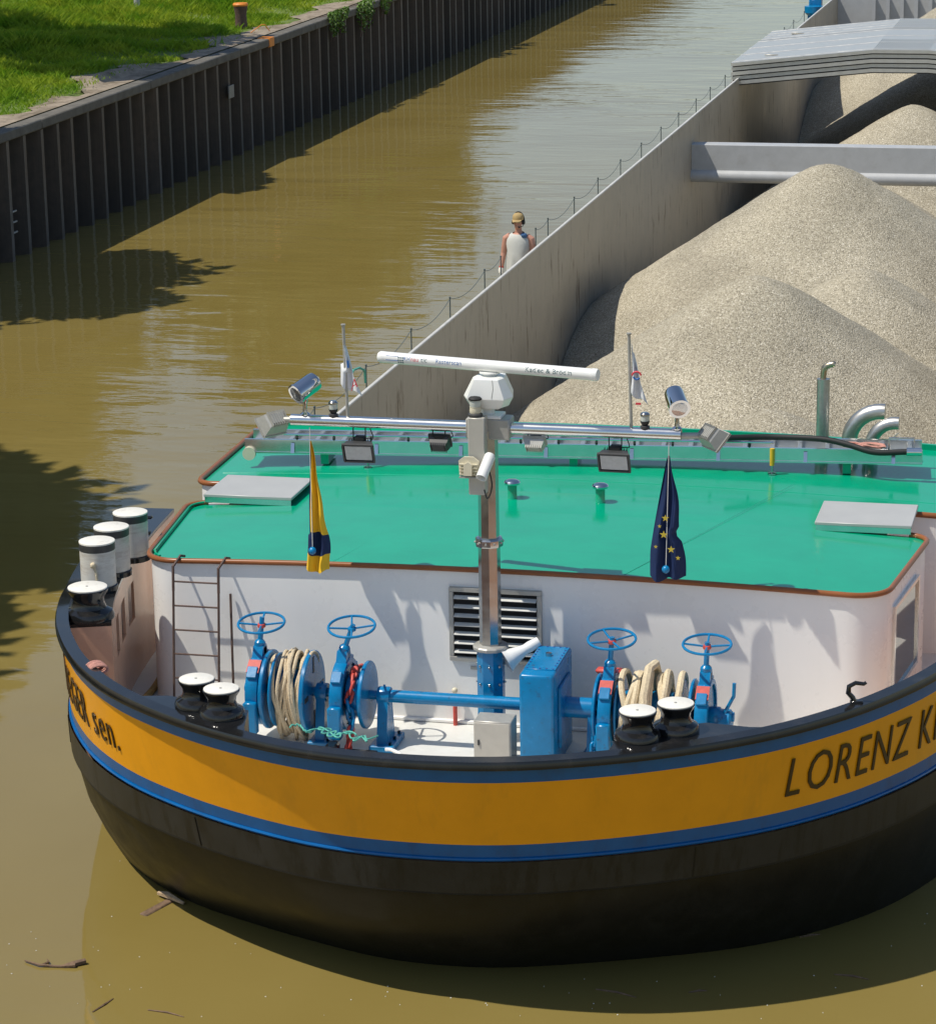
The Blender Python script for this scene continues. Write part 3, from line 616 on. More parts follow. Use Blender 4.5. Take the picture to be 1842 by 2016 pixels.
mx = n.new('ShaderNodeMix'); mx.data_type = 'RGBA'; mx.blend_type = 'MULTIPLY'; mx.inputs[0].default_value = 1.0; lk.new(cr.outputs[0], mx.inputs[6]); lk.new(mr.outputs[0], mx.inputs[7]); lk.new(mx.outputs[2], p.inputs['Base Color'])
ad = n.new('ShaderNodeMath'); ad.operation = 'ADD'; lk.new(vo.outputs['Distance'], ad.inputs[0]); lk.new(v2.outputs['Distance'], ad.inputs[1])
bp = n.new('ShaderNodeBump'); bp.invert = True; bp.inputs['Strength'].default_value = 0.7; bp.inputs['Distance'].default_value = 0.013; lk.new(ad.outputs[0], bp.inputs['Height']); lk.new(bp.outputs[0], p.inputs['Normal'])
gx = np.linspace(-4.29, 4.29, 130); gy = np.linspace(6.95, 69.4, 940); GX, GY = np.meshgrid(gx, gy)
Z = np.full(GX.shape, -2.0)
TAN = 0.67
wob = 0.16*np.sin(GX*1.1+GY*0.5)+0.10*np.sin(GY*1.7-GX*0.9)
for (px, py, pz) in [(0.3, 8.0, 1.1), (0.1, 16.6, 2.50), (0.12, 26.3, 2.80), (1.3, 20.6, 1.9), (1.0, 11.6, 1.6), (-0.9, 31.0, 1.3), (0.2, 32.0, 1.5), (0.0, 36.0, 0.9), (0.15, 45.6, 1.45), (0, 55, 1.4), (0.3, 63.5, 2.6), (1.5, 59, 2.0)]:
    d = np.sqrt((GX-px+0.1*wob)**2+((GY-py)*0.93)**2); cone = pz-TAN*(np.sqrt(d*d+0.16)-0.28)
    k = 0.05; h_ = np.clip(0.5+0.5*(cone-Z)/k, 0, 1); Z = Z*(1-h_)+cone*h_+k*h_*(1-h_)
ridge = 0.55-TAN*np.abs(GX)*0.85+0.05*wob; k = 0.2; h_ = np.clip(0.5+0.5*(ridge-Z)/k, 0, 1)
sel = GY < 34; Z = np.where(sel, Z*(1-h_)+ridge*h_+k*h_*(1-h_), Z)
Z = Z + rng.normal(0, 0.004, Z.shape) + 0.012*np.sin(GX*5+GY*3)*np.sin(GY*4.1-GX*2.3)
nxg = len(gx); V = np.stack([GX, GY, Z], -1).reshape(-1, 3); a = (np.arange(len(gy)-1)[:, None]*nxg+np.arange(nxg-1)[None]).ravel()
me = bpy.data.meshes.new('gravel_cargo'); me.from_pydata(V.tolist(), [], np.stack([a, a+1, a+nxg+1, a+nxg], 1).tolist()); me.update()
gvo = link('gravel_cargo', me, gv, None, True, 180); gvo['kind'] = 'stuff'; gvo['label'] = 'pale beige gravel heaped in cones in the open hold'

# ---- the water sheet, laid round the hull
wl_s = [s for s in sv]
WP = [hull_pt(s, 0.0, -0.06) for s in sv]; V = []; F = []
im = int(np.argmin([q[1] for q in WP])); ym = WP[im][1]; yl = WP[-1][1]
def wq(a, b_, c, d):
    i = len(V); V.extend([a, b_, c, d]); F.append((i, i+1, i+2, i+3))
XL, XR = XW-0.5, 600.0
wq((XL, -120, 0), (XR, -120, 0), (XR, ym, 0), (XL, ym, 0)); wq((XL, yl, 0), (XR, yl, 0), (XR, 900, 0), (XL, 900, 0))
for i in range(im): a, c = WP[i], WP[i+1]; wq((XL, c[1], 0), (c[0], c[1], 0), (a[0], a[1], 0), (XL, a[1], 0))
for i in range(im, len(WP)-1): a, c = WP[i], WP[i+1]; wq((a[0], a[1], 0), (XR, a[1], 0), (XR, c[1], 0), (c[0], c[1], 0))
struct(pyd('water', V, F, WATER_MAT))
# ---- stacked aluminium hatch covers
corr = M('corrugated_aluminium', (0.62, 0.61, 0.56), 0.36, metal=0.6, var=0.06, scale=5, rvar=0.3)
def cover_mesh(L):
    pr = [(-4.5, -0.36), (-0.97, 0.0), (0.42, 0.0), (4.5, -0.36)]; th = 0.085; nn = 24; R = []
    b = MB(); b.rings([[(x, 0, z) for x, z in pr]+[(x, 0, z-th) for x, z in pr[::-1]], [(x, L, z) for x, z in pr]+[(x, L, z-th) for x, z in pr[::-1]]])
    for k in range(4):       # raised standing ribs running across
        y = 0.25+k*(L-0.5)/3
        b.rings([[(x, y-.05, z+.001) for x, z in pr], [(x, y-.03, z+.014) for x, z in pr], [(x, y+.03, z+.014) for x, z in pr], [(x, y+.05, z+.001) for x, z in pr]], closed_u=False)
    me = bpy.data.meshes.new('cover_plate'); bmesh.ops.recalc_face_normals(b.bm, faces=b.bm.faces); b.bm.to_mesh(me); b.bm.free(); me.materials.append(corr); return me
def slot_mesh():
    b = MB(); pr = [(-4.47, -0.36), (-0.97, 0.0), (0.42, 0.0), (4.47, -0.36)]
    b.rings([[(x, 0.06, z) for x, z in pr]+[(x, 0.06, z-.03) for x, z in pr[::-1]], [(x, 0.5, z) for x, z in pr]+[(x, 0.5, z-.03) for x, z in pr[::-1]]])
    me = bpy.data.meshes.new('gasket'); b.bm.to_mesh(me); b.bm.free(); me.materials.append(blackr); return me
ribm = MB()
for k in range(27): ribm.box((-0.94+k*0.0515, 1.3, 0.008), (0.018, 2.5, 0.016))
rb_me = bpy.data.meshes.new('tread_ribs'); ribm.bm.to_mesh(rb_me); ribm.bm.free(); rb_me.materials.append(corr)
cm1 = cover_mesh(5.3); cm2 = cover_mesh(2.6); gm1 = slot_mesh()
ords = ['lowest', 'second lowest', 'middle', 'second highest', 'topmost']
for stk, (y0, zt, cm, nm) in enumerate([(46.0, 2.68, cm1, 'nearer'), (51.6, 2.66, cm2, 'farther')]):
    for k in range(5):
        t = thing('hatch_cover', f'{ords[k]} arched aluminium cover in the {nm} stack over the hold', 'hatch cover', (0, y0+(0.05 if k % 2 else 0.0), zt-(4-k)*0.117), 'stacked hatch covers')
        for nm_, me in (('cover_plate', cm), ('gasket', gm1)):
            o = bpy.data.objects.new(nm_, me); COL.objects.link(o); o.parent = t
            if nm_ == 'gasket': o.location = (0, 0, -0.086)
        if k == 4:
            o = bpy.data.objects.new('tread_ribs', rb_me); COL.objects.link(o); o.parent = t; o['kind'] = 'stuff'
        if k == 4:
            b = MB(); b.box((-3.6, 0.9, -0.245), (0.35, 0.06, 0.03), bev=0.01); b.build('lifting_handle', galv, t)

# ---- side deck railing
rail = thing('wire_railing', 'low wire railing along the barge side deck left of the hold', 'railing', (-4.95, 30, 0.65))
py_ = [7.4, 9.87, 12.5, 15.1, 17.6, 20.07, 21.32, 24.22, 25.32, 27.83, 30.3, 32.85, 35.4, 37.99, 40.5, 43.18, 45.5, 48.1, 50.6, 53, 55.5, 58, 60.5, 62.8, 65.6]
b = MB(); b.cyl((0, 0, 0), (0, 0, 1.1), 0.011, n=8); b.sphere((0, 0, 1.11), 0.018, 8, 6); p0 = b.build('post', wirem, rail); p0.location = (0, py_[0]-30, 0)
for y in py_[1:]:
    c = rename_copy(p0, rail, loc=(0, y-30, 0))
for a, c in zip(py_[:-1], py_[1:]):
    if a == 21.32: continue
    b = MB(); b.tube([(0, a+(c-a)*t-30, 1.09-0.13*4*t*(1-t)*(c-a)/2.5) for t in np.linspace(0, 1, 9)], 0.0055, 5); b.build('wire', wirem, rail)
t = thing('teal_rope_tie', 'short teal rope tied to a railing post behind the radar', 'rope', (-4.95, 12.5, 1.72))
b = MB(); b.tube([(0, -0.9, 0.0), (-0.02, -0.6, 0.10), (0.0, -0.35, 0.08), (0.02, -0.15, 0.0), (0, -0.05, -0.2)], 0.018, 6); b.build('rope', ropeg, t)
t = thing('deck_capstan', 'small blue capstan on the far side deck at the top', 'capstan', (-4.75, 66.5, 0.65))
b = MB(); b.lathe([(0.3, 0), (0.3, 0.3), (0.2, 0.4), (0.2, 0.9), (0.3, 1.0), (0.3, 1.2), (0, 1.22)], n=16); b.build('drum', blue, t)
b = MB(); b.box((0, 0.5, 0.7), (0.4, 0.4, 1.4), bev=0.03); b.build('motor_box', blue, t)
# ================================================================== FOREDECK GEAR
# ---- bollards with flared heads
def deck_bollard(loc, label, k=1.0):
    t = thing('deck_bollard', label, 'bollard', loc, 'black bow bollards')
    b = MB(); b.lathe([(0.235*k, 0), (0.235*k, 0.035*k), (0.22*k, 0.07*k), (0.165*k, 0.10*k), (0.145*k, 0.15*k), (0.15*k, 0.20*k), (0.185*k, 0.255*k), (0.19*k, 0.275*k), (0.175*k, 0.285*k)], n=32); b.build('body', blackp, t)
    b = MB(); b.lathe([(0.180*k, 0.28*k), (0.180*k, 0.292*k), (0.17*k, 0.297*k), (0, 0.299*k)], n=32); c = b.build('cap', capw, t)
    b = MB(); b.lathe([(0.012, 0.298*k), (0.012, 0.298*k+.006), (0, 0.298*k+.007)], (0.0, -0.02, 0), n=8); b.build('plug', galv, c)
    return t
ZS = 2.374
deck_bollard((-2.03, -3.72, ZS), 'left bollard of the pair beside the beige rope drum', 0.84)
deck_bollard((-1.74, -3.93, ZS), 'right bollard of the pair beside the beige rope drum', 0.84)
deck_bollard((1.83, -3.84, ZS), 'left bollard of the pair before the pale rope drum', 0.84)
deck_bollard((2.11, -3.6, ZS), 'right bollard of the pair before the pale rope drum', 0.84)
deck_bollard((-3.97, -1.20, 2.285), 'single black white-topped bollard at the left gunwale', 1.05)
for i, (x, y, lab) in enumerate([(-4.20, -0.30, 'nearest of the three banded white mooring posts at left'), (-4.24, 0.22, 'middle of the three banded white mooring posts at left'), (-4.24, 0.78, 'farthest of the three banded white mooring posts at left')]):
    t = thing('mooring_post', lab, 'mooring post', (x, y, 2.285), 'banded mooring posts', rz=i*1.7)
    b = MB(); b.lathe([(0.175, 0), (0.175, 0.42)], n=28); b.build('shaft', postw, t)
    b = MB(); b.lathe([(0.19, 0), (0.19, 0.05), (0.176, 0.06)], n=28); b.build('foot_ring', blackp, t)
    b = MB(); b.lathe([(0.1765, 0.415), (0.1775, 0.42), (0.1775, 0.488), (0.174, 0.492)], n=28); b.build('band', darkgrey, t)
    b = MB(); b.lathe([(0.178, 0.488), (0.178, 0.502), (0.168, 0.506), (0, 0.508)], n=28); b.build('cap', capw, t)
    if i == 0:
        b = MB(); b.sphere((0.02, -0.19, 0.30), 0.03, 8, 6); b.tube([(0.02, -0.17, 0.3), (0.05, -0.19, 0.22), (0.05, -0.18, 0.12)], 0.012, 5); b.build('rope_knot', ropew, t)
# hooks on the gunwale
def hook(loc, rz, label):
    t = thing('rail_hook', label, 'hook', loc, 'black rail hooks', rz=rz)
    b = MB(); b.tube([(0, 0, 0), (-0.025, 0, 0.05), (-0.06, 0, 0.09), (-0.055, 0, 0.15), (0.0, 0, 0.18), (0.07, 0, 0.17), (0.09, 0, 0.185)], [0.022, 0.024, 0.024, 0.022, 0.02, 0.018, 0.016], 8); b.build('hook', blackp, t)
    b = MB(); b.box((0.01, 0, 0.01), (0.11, 0.07, 0.03), bev=0.008); b.build('base', blackp, t)
hook((3.50, -2.62, 2.37), 0.2, 'curved black hook on the right gunwale near the deckhouse corner')
hook((-4.45, 1.75, 2.28), 0.2, 'curved black hook on the left side behind the mooring posts')
# ---- windlass
AY, AZ = -0.72, 1.50
wl_ = thing('anchor_windlass', 'blue double anchor windlass with four handwheels across the foredeck', 'windlass', (0, AY, DZ))
def disc(name, x0, x1, prof_r, mat=blue, n=36, parent=None, inner=0.0):
    pr = [(inner, 0)] if inner else []
    b = MB()
    if inner: b.lathe([(inner, 0), (prof_r, 0), (prof_r, x1-x0), (inner, x1-x0), (inner, 0)], (x0, 0, AZ-DZ), (1, 0, 0), n)
    else: b.lathe([(0.02, 0), (prof_r-.008, 0), (prof_r, 0.008), (prof_r, x1-x0-.008), (prof_r-.008, x1-x0), (0.02, x1-x0)], (x0, 0, AZ-DZ), (1, 0, 0), n)
    return b.build(name, mat, parent or wl_)
CZ = AZ-DZ
b = MB(); b.lathe([(0.062, 0), (0.062, 1.38)], (-1.2, 0, CZ), (1, 0, 0), 20); b.build('shaft', blue, wl_)
for x_, l_ in ((-2.58, 1.4), (0.5, 1.7)): b = MB(); b.lathe([(0.045, 0), (0.045, l_)], (x_, 0, CZ), (1, 0, 0), 14); b.build('inner_shaft', blue, wl_)
def stand(x, w=0.10, foot=0.34, h=0.09):
    b = MB(); b.prism([(x-w/2, -foot/2, 0), (x-w/2, foot/2, 0), (x-w/2, 0.075, CZ), (x-w/2, -0.075, CZ)], (w, 0, 0)); b.box((x+.01, 0, 0.03), (w+.14, foot+.12, 0.06), bev=0.008)
    st = b.build('bearing_stand', blue, wl_, ang=25)
    b = MB(); b.lathe([(0.03, 0), (0.085, 0.0), (0.09, 0.01), (0.09, w+.01), (0.085, w+.02), (0.03, w+.02)], (x-w/2-.01, 0, CZ), (1, 0, 0), 20); b.cyl((x, 0, CZ+.08), (x, 0, CZ+.11), 0.012); b.build('bearing_cap', blue, st)
    b = MB()
    for q in (-1, 1):
        for z in (-.5, 0, .5): b.cyl((x+.09, foot*z, 0.06), (x+.09, foot*z, 0.085), 0.018, n=6)
    b.build('bolts', blue, st)['kind'] = 'stuff'
stand(-1.18); stand(-1.80, 0.09); stand(0.86, .08); stand(2.02, .08)
for x0, x1, r_, lab in [(-2.34, -2.30, 0.385, 0), (-2.25, -2.225, 0.36, 0), (-1.93, -1.885, 0.40, 0), (-1.37, -1.33, 0.33, 0), (1.10, 1.12, 0.30, 0), (1.70, 1.725, 0.33, 0), (1.80, 1.83, 0.34, 0), (0.90, 0.93, 0.34, 0)]:
    disc('drum_flange', x0, x1, r_)
disc('drum_barrel', -2.225, -1.93, 0.2); disc('drum_barrel', 1.12, 1.70, 0.2)
# slots in the big flange
for a in (math.pi/2, -math.pi/2, 0.0, math.pi): b = MB(); b.box((-1.884, 0.27*math.cos(a), CZ+0.27*math.sin(a)), (0.006, 0.05+0.07*abs(math.cos(a)), 0.05+0.11*abs(math.sin(a))), bev=0.002); b.build('flange_slot', darkgrey, wl_)
def brake(x, wheel_loc, tilt, rot, hub=red):
    b = MB(); b.lathe([(0.30, 0), (0.345, 0.0), (0.352, 0.01), (0.352, 0.11), (0.345, 0.12), (0.30, 0.12), (0.30, 0)], (x-.06, 0, CZ), (1, 0, 0), 40); bd = b.build('brake_band', blue, wl_)
    b = MB(); b.lathe([(0.04, 0), (0.285, 0), (0.285, 0.06), (0.04, 0.06)], (x-.02, 0, CZ), (1, 0, 0), 32); b.build('brake_drum', blue, bd)
    for a in (0.5, 1.2, 2.4, 3.6): b = MB(); b.box((x, 0.365*math.cos(a), CZ+0.365*math.sin(a)), (0.10, 0.035, 0.12), Matrix.Rotation(a, 3, 'X'), bev=0.006); b.build('band_lug', blue, bd)
    b = MB(); b.box((x, -0.36, CZ-0.18), (0.13, 0.10, 0.32), bev=0.012); b.build('band_anchor', blue, bd)
    if hub is red:
        b = MB(); b.box((x, -0.21, CZ+.29), (0.124, 0.15, 0.012), Matrix.Rotation(math.radians(36), 3, 'X')); b.build('red_mark', red, bd)
    wx, wy, wz = wheel_loc
    b = MB(); b.box((x, 0.02, CZ+0.38), (0.10, 0.12, 0.12), bev=0.02); b.lathe([(0.05, 0), (0.055, 0.02), (0.055, 0.05), (0.04, 0.07), (0.026, 0.08), (0.024, 0.3)], (x, 0.0, CZ+0.42), (wx-x, wy, wz-CZ-.42), 14)
    b.prism([(x-.05, -.12, CZ+.30), (x-.05, .14, CZ+.26), (x-.05, .06, CZ+.44), (x-.05, -.05, CZ+.44)], (.1, 0, 0)); b.build('spindle', blue, bd, ang=30)
    T = Matrix.Translation((wx, wy, wz)) @ Matrix.Rotation(math.radians(tilt), 4, 'X') @ Matrix.Rotation(rot, 4, 'Z')
    b = MB(); b.tube([T @ Vector((0.225*math.cos(a), 0.225*math.sin(a), 0.02)) for a in np.linspace(0, 2*math.pi, 37)[:-1]], 0.0135, 8, closed=True)
    for q in range(4):
        a = q*math.pi/2; b.tube([T @ Vector((0.03*math.cos(a), 0.03*math.sin(a), 0)), T @ Vector((0.222*math.cos(a), 0.222*math.sin(a), 0.02))], 0.0105, 6)
    hw = b.build('handwheel', blue, wl_)
    b = MB(); b.lathe([(0.04, -0.02), (0.042, 0.0), (0.036, 0.012), (0, 0.015)], T @ Vector((0, 0, 0)), T.to_3x3() @ Vector((0, 0, 1)), 12); b.build('hub', hub, hw)
brake(-2.42, (-2.40, 0.02, 2.14-DZ), 9, 0.15)
brake(-1.58, (-1.49, 0.0, 2.16-DZ), 10, 0.25, blue)
brake(1.02, (1.04, 0.0, 2.18-DZ), 8, 0.55)
brake(1.93, (1.94, 0.0, 2.18-DZ), 7, 0.05)
disc('chain_wheel', -1.52, -1.40, 0.22, blue); disc('chain_wheel', 0.94, 0.97, 0.22)
b = MB(); b.box((0.405, 0.0, 0.46), (0.33, 0.90, 0.98), bev=0.03, seg=3); gbx = b.build('gearbox', blue, wl_)
b = MB(); b.box((0.405, 0.06, 0.952), (0.30, 0.70, 0.012), bev=0.003); b.build('lid', blue, gbx)
b = MB(); b.lathe([(0.03, 0), (0.03, 0.03), (0.018, 0.035), (0, 0.04)], (0.41, 0.12, 0.958), n=12); b.build('filler_cap', steel, gbx)
bb = MB()
for x in np.linspace(0.28, 0.53, 5):
    for y in (-0.27, 0.39): bb.cyl((x, y, 0.955), (x, y, 0.964), 0.009, n=6)
for y in np.linspace(-0.17, 0.30, 7):
    for x in (0.275, 0.535): bb.cyl((x, y, 0.955), (x, y, 0.964), 0.009, n=6)
bb.build('lid_bolts', M('blue_purple_bolt', (0.05, 0.08, 0.3), 0.4), gbx)['kind'] = 'stuff'
b = MB(); b.box((0.585, 0.0, 0.47), (0.03, 0.5, 0.6), bev=0.008); b.cyl((0.59, 0, CZ), (0.9, 0, CZ), 0.10, n=18); b.build('side_flange', blue, gbx)
b = MB(); b.box((0.99, 0.25, 0.80), (0.30, 0.10, 0.05), bev=0.02); b.build('red_lever', red, wl_)
b = MB(); b.tube([(2.09, -0.05, 0.5), (2.14, -0.05, 0.60), (2.20, -0.05, 0.72), (2.205, -0.05, 0.85)], 0.018, 8); b.build('brake_lever', blue, wl_)
b = MB(); b.lathe([(0.02, 0), (0.12, 0), (0.12, 0.10), (0.10, 0.12), (0.02, 0.12)], (2.06, 0, CZ-.05), (1, 0, 0), 20); b.build('end_cap', blue, wl_)
# ---- ropes on the drums
def coil(name, label, cat, x0, x1, r, mat, nloops, ry_, rz_, zoff):
    t = thing(name, label, cat, ((x0+x1)/2, AY, AZ))
    for k in range(nloops):
        fx = (k+0.5)/nloops; x = x0+(x1-x0)*fx-(x0+x1)/2 + random.uniform(-.015, .015); P = []
        sy = ry_*random.uniform(.85, 1.1); sz = rz_*random.uniform(.85, 1.12); dz = zoff*random.uniform(.6, 1.2); lean = random.uniform(-.09, .09); ph = random.random()*6
        for a in np.linspace(0, 2*math.pi, 29)[:-1]:
            c_, s_ = math.cos(a), math.sin(a)
            z = s_*sz + (dz if s_ < 0 else 0)*(-s_)
            y = c_*sy*(1 if s_ > 0 else (1-.35*abs(s_)))
            P.append((x + lean*s_ + 0.012*math.sin(3*a+ph), y, z))
        b = MB(); b.tube(P, r*random.uniform(.9, 1.1), 8, closed=True); b.build('loop', mat, t)
    return t
coil('mooring_rope', 'beige braided rope looped over the left windlass drum', 'rope', -2.21, -1.95, 0.018, ropeb, 15, 0.27, 0.37, -0.10)
t = coil('mooring_rope', 'pale thick rope draped over the right windlass drum', 'rope', 1.17, 1.66, 0.033, ropew, 11, 0.27, 0.36, -0.12)
b = MB(); b.tube([(0.02, -0.33, -0.5), (0.0, -0.34, -0.1), (-.02, -0.3, 0.25), (0.0, -0.12, 0.47), (0.03, 0.05, 0.46), (0.03, .2, .3)], 0.045, 8); b.build('loop', ropew, t)
# ---- chains
def chain(label, loc, pts, mats, rlink=0.013):
    t = thing('anchor_chain', label, 'chain', loc, 'windlass chains')
    P = [Vector(q) for q in pts]; L = 0.088
    b = MB(); pr = []
    for a in np.linspace(0, 2*math.pi, 17)[:-1]:
        pr.append((0.028*math.cos(a), 0, 0.03*math.sin(a)+(0.03 if math.sin(a) > 0 else -0.03)))
    b.tube(pr, rlink, 6, closed=True); me = bpy.data.meshes.new('chain_link'); b.bm.to_mesh(me); b.bm.free(); me.polygons.foreach_set('use_smooth', [True]*len(me.polygons))
    mes = []
    for m in mats: q = me.copy(); q.materials.append(m); mes.append(q)
    d = [0]; 
    for a, c in zip(P[:-1], P[1:]): d.append(d[-1]+(c-a).length)
    s_ = 0.0; k = 0
    while s_ < d[-1]:
        i = max(j for j in range(len(d)-1) if d[j] <= s_); u = (s_-d[i])/(d[i+1]-d[i]); c = P[i].lerp(P[i+1], u); dr = (P[i+1]-P[i]).normalized()
        o = bpy.data.objects.new('chain_link', mes[min(len(mes)-1, int(s_/d[-1]*len(mes)))]); COL.objects.link(o); o.parent = t
        o.location = c; q = Vector((0, 0, 1)).rotation_difference(dr); o.rotation_euler = (q.to_matrix() @ Matrix.Rotation((k % 2)*math.pi/2+0.4, 3, 'Z')).to_euler(); s_ += L; k += 1
chain('red painted chain running down the left chain wheel', (-1.46, AY, AZ), [(0, 0.1, 0.24), (0, -0.06, 0.25), (0.02, -0.19, 0.15), (-0.02, -0.25, 0.0), (0.02, -0.27, -0.2), (0, -0.36, -0.46)], [red, red, blue, red], 0.017)
chain('blue painted chain hanging from the right chain wheel', (0.96, AY, AZ), [(0, 0.1, 0.24), (0, -0.06, 0.25), (-0.02, -0.19, 0.15), (0, -0.25, 0.0), (-0.04, -0.28, -0.2), (-0.05, -0.32, -0.46)], [blue], 0.017)
b = MB(); b.box((0, 0, 0.03), (0.5, 0.35, 0.06), bev=0.01); b.box((-0.16, 0.0, 0.1), (0.12, 0.2, 0.12), bev=0.02); tag(b.build('chain_stopper', blackp, None, loc=(-1.42, -1.22, DZ)), 'low black chain stopper on the deck below the red chain', 'chain stopper')
t = thing('teal_rope', 'tangle of thin teal rope lying at the gunwale beside the windlass', 'rope', (-0.72, -4.17, 2.39))
b = MB(); P = []
for k in range(60):
    u = k/59; P.append((-0.35+0.75*u+0.045*math.sin(k*1.3)*(u > .3), 0.06*math.sin(k*0.33)-0.16*u+0.05*math.cos(k*1.9)*(u > .3), 0.0+0.02*abs(math.sin(k*1.1))))
b.tube(catmull(P, 3), 0.008, 5); b.build('rope', ropeg, t)
t = thing('white_hose', 'short white hose lying beside the teal rope', 'hose', (-1.15, -1.35, DZ))
b = MB(); b.tube(catmull([(-0.35, -0.15, 0.9), (-0.1, -0.22, 0.92), (0.15, -0.2, 0.93), (0.22, -0.1, 0.95), (0.05, 0.0, 0.98), (-.05, 0.03, 0.97)], 5), 0.028, 8); b.build('hose', whitep, t); t.location = (-1.0, -1.3, DZ-0.42); t.scale = (.6, .6, .6)
t = thing('yellow_rope', 'thick yellow rope lying on the left side deck', 'rope', (-3.95, -0.3, DZ))
b = MB(); b.tube(catmull([(-0.05, -1.1, 0.03), (0.02, -0.6, 0.03), (-0.02, -0.1, 0.03), (0.03, 0.5, 0.03), (-0.05, 1.2, 0.04), (-0.2, 2.0, 0.03)], 6), 0.035, 8); b.build('rope', M('old_yellow_rope', (0.45, 0.30, 0.10), 0.9, var=0.25, scale=40, bump=.6, bscale=80), t)
t = thing('pink_rope', 'faded pink rope wound round the left gunwale', 'rope', (-3.27, -2.86, 2.375)); t.scale = (.75, .75, .75)
for k in range(6):
    b = MB(); o_ = -0.09+0.036*k; d_ = Vector((0.62, -0.78, 0)); w_ = Vector((0.78, 0.62, 0)); b.tube([w_*(-.10)*math.cos(a)+d_*(o_+.02*math.sin(a+k))+Vector((0, 0, -0.02+0.055*math.sin(a))) for a in np.linspace(0, 2*math.pi, 17)[:-1]], 0.018, 6, closed=True); b.build('turn', ropep, t)
# ---- ladder against the front wall, boat hook pole
t = thing('ladder', 'slim metal ladder hooked on the left front of the deckhouse', 'ladder', (-3.24, -0.12, DZ))
def lp(x, u): return Vector((x, -0.02-0.16*(1-u), u*1.47))
for sg in (-1, 1):
    b = MB(); b.tube([lp(sg*0.235, 0.02), lp(sg*0.235, 0.5), lp(sg*0.235, 1.0)], 0.013, 8); b.build('rail', rust, t)
    b = MB(); b.tube([lp(sg*0.235, 0.86), lp(sg*0.235, 1.0)+Vector((0, 0, .04)), Vector((sg*.235+.03, .13, 1.58)), Vector((sg*.235+.04, .22, 1.55))], 0.015, 6); b.build('hook', rust, t)
for k in range(6):
    u = 0.10+k*0.165; b = MB(); b.tube([lp(-.235, u), lp(.235, u)], 0.0095, 8); b.build('rung', rust, t)
t = thing('boat_hook_pole', 'thin dark pole standing beside the ladder', 'pole', (-2.93, -0.14, DZ))
b = MB(); b.tube([(0.05, -0.06, 0.0), (0.0, 0.12, 1.22)], 0.013, 8); b.build('pole', rust, t)
b = MB(); b.tube([(0.05, -0.06, 0.02), (0.05, -.06, -.0)], 0.02, 8); b.build('tip', darkgrey, t)
# ---- control cabinet
t = thing('control_cabinet', 'light grey control cabinet at the foot of the mast', 'cabinet', (-0.03, -1.0, DZ+.0))
b = MB(); b.box((0, 0, 0.22), (0.36, 0.26, 0.46), bev=0.008); b.build('case', galv, t)
b = MB(); b.box((-0.005, -0.134, 0.215), (0.345, 0.012, 0.44), bev=0.004); dd = b.build('door', M('cabinet_grey', (0.50, 0.48, 0.42), 0.5, var=0.06, scale=8), t)
b = MB(); b.box((-0.13, -0.145, 0.24), (0.02, 0.012, 0.055), bev=0.004); b.build('latch', darkgrey, dd)
# ---- white horn loudspeaker
t = thing('horn_loudspeaker', 'white horn loudspeaker mounted between mast and gearbox', 'loudspeaker', (0.13, -0.36, 1.93))
ax = Vector((-0.75, -0.42, -0.42)); b = MB(); b.lathe([(0.0, -0.16), (0.05, -0.15), (0.055, -0.05), (0.05, 0.0), (0.065, 0.06), (0.095, 0.16), (0.125, 0.215), (0.13, 0.22), (0.118, 0.215), (0.05, 0.05), (0.0, 0.04)], (0, 0, 0), ax, 24); b.build('horn', whitep, t)
b = MB(); b.box((0.05, 0.02, -0.06), (0.14, 0.04, 0.03), bev=0.008); b.cyl((0.10, 0.02, -0.06), (0.10, 0.02, -0.86), 0.05, n=14); b.build('bracket', whitep, t)
t = thing('valve', 'small red valve standing by the front wall', 'valve', (-0.65, -0.05, DZ))
b = MB(); b.cyl((0, 0, 0), (0, 0, 0.28), 0.022, n=10); b.build('pipe', red, t)
b = MB(); b.sphere((0, 0, 0.36), 0.03, 10, 8); b.cyl((0, 0, .28), (0, 0, .36), 0.012, n=8); b.build('knob', cream, t)

# ================================================================== MAST
MX, MY = -0.20, -0.405
mast = thing('signal_mast', 'polished steel signal mast with crosswise light bar in front of deckhouse', 'mast', (MX, MY, DZ))
def mz(z): return z-DZ
b = MB(); b.lathe([(0.135, 0), (0.135, mz(1.93))], n=8, a0=.39); bs = b.build('base_column', blue, mast, ang=20)
b = MB()
for a in range(8):
    for z in (0.62, 0.80): b.sphere((0.133*math.cos(a*.785+.1), 0.133*math.sin(a*.785+.1), z-.02), 0.014, 8, 6)
b.build('bolts', steel, bs)['kind'] = 'stuff'
b = MB(); b.lathe([(0.13, mz(1.93)), (0.17, mz(1.935)), (0.175, mz(1.95)), (0.175, mz(1.965)), (0.165, mz(1.975)), (0.09, mz(1.985))], n=12); b.build('flange', galv, mast, ang=20)
b = MB(); b.lathe([(0.105, mz(1.97)), (0.105, mz(2.99))], n=8, a0=.2); b.build('lower_tube', steel, mast, ang=20)
b = MB(); b.lathe([(0.105, mz(2.96)), (0.132, mz(2.965)), (0.136, mz(2.98)), (0.136, mz(3.03)), (0.125, mz(3.045)), (0.10, mz(3.05))], n=10); col_ = b.build('collar', steel, mast, ang=20)
b = MB()
for a in range(10): b.cyl((0.13*math.cos(a*.628+.3), 0.13*math.sin(a*.628+.3), mz(3.005)), (0.142*math.cos(a*.628+.3), 0.142*math.sin(a*.628+.3), mz(3.005)), 0.011, n=6)
b.build('screws', galv, col_)['kind'] = 'stuff'
b = MB(); b.lathe([(0.098, mz(3.04)), (0.098, mz(4.10))], n=8, a0=.2); b.build('upper_tube', steel, mast, ang=20)
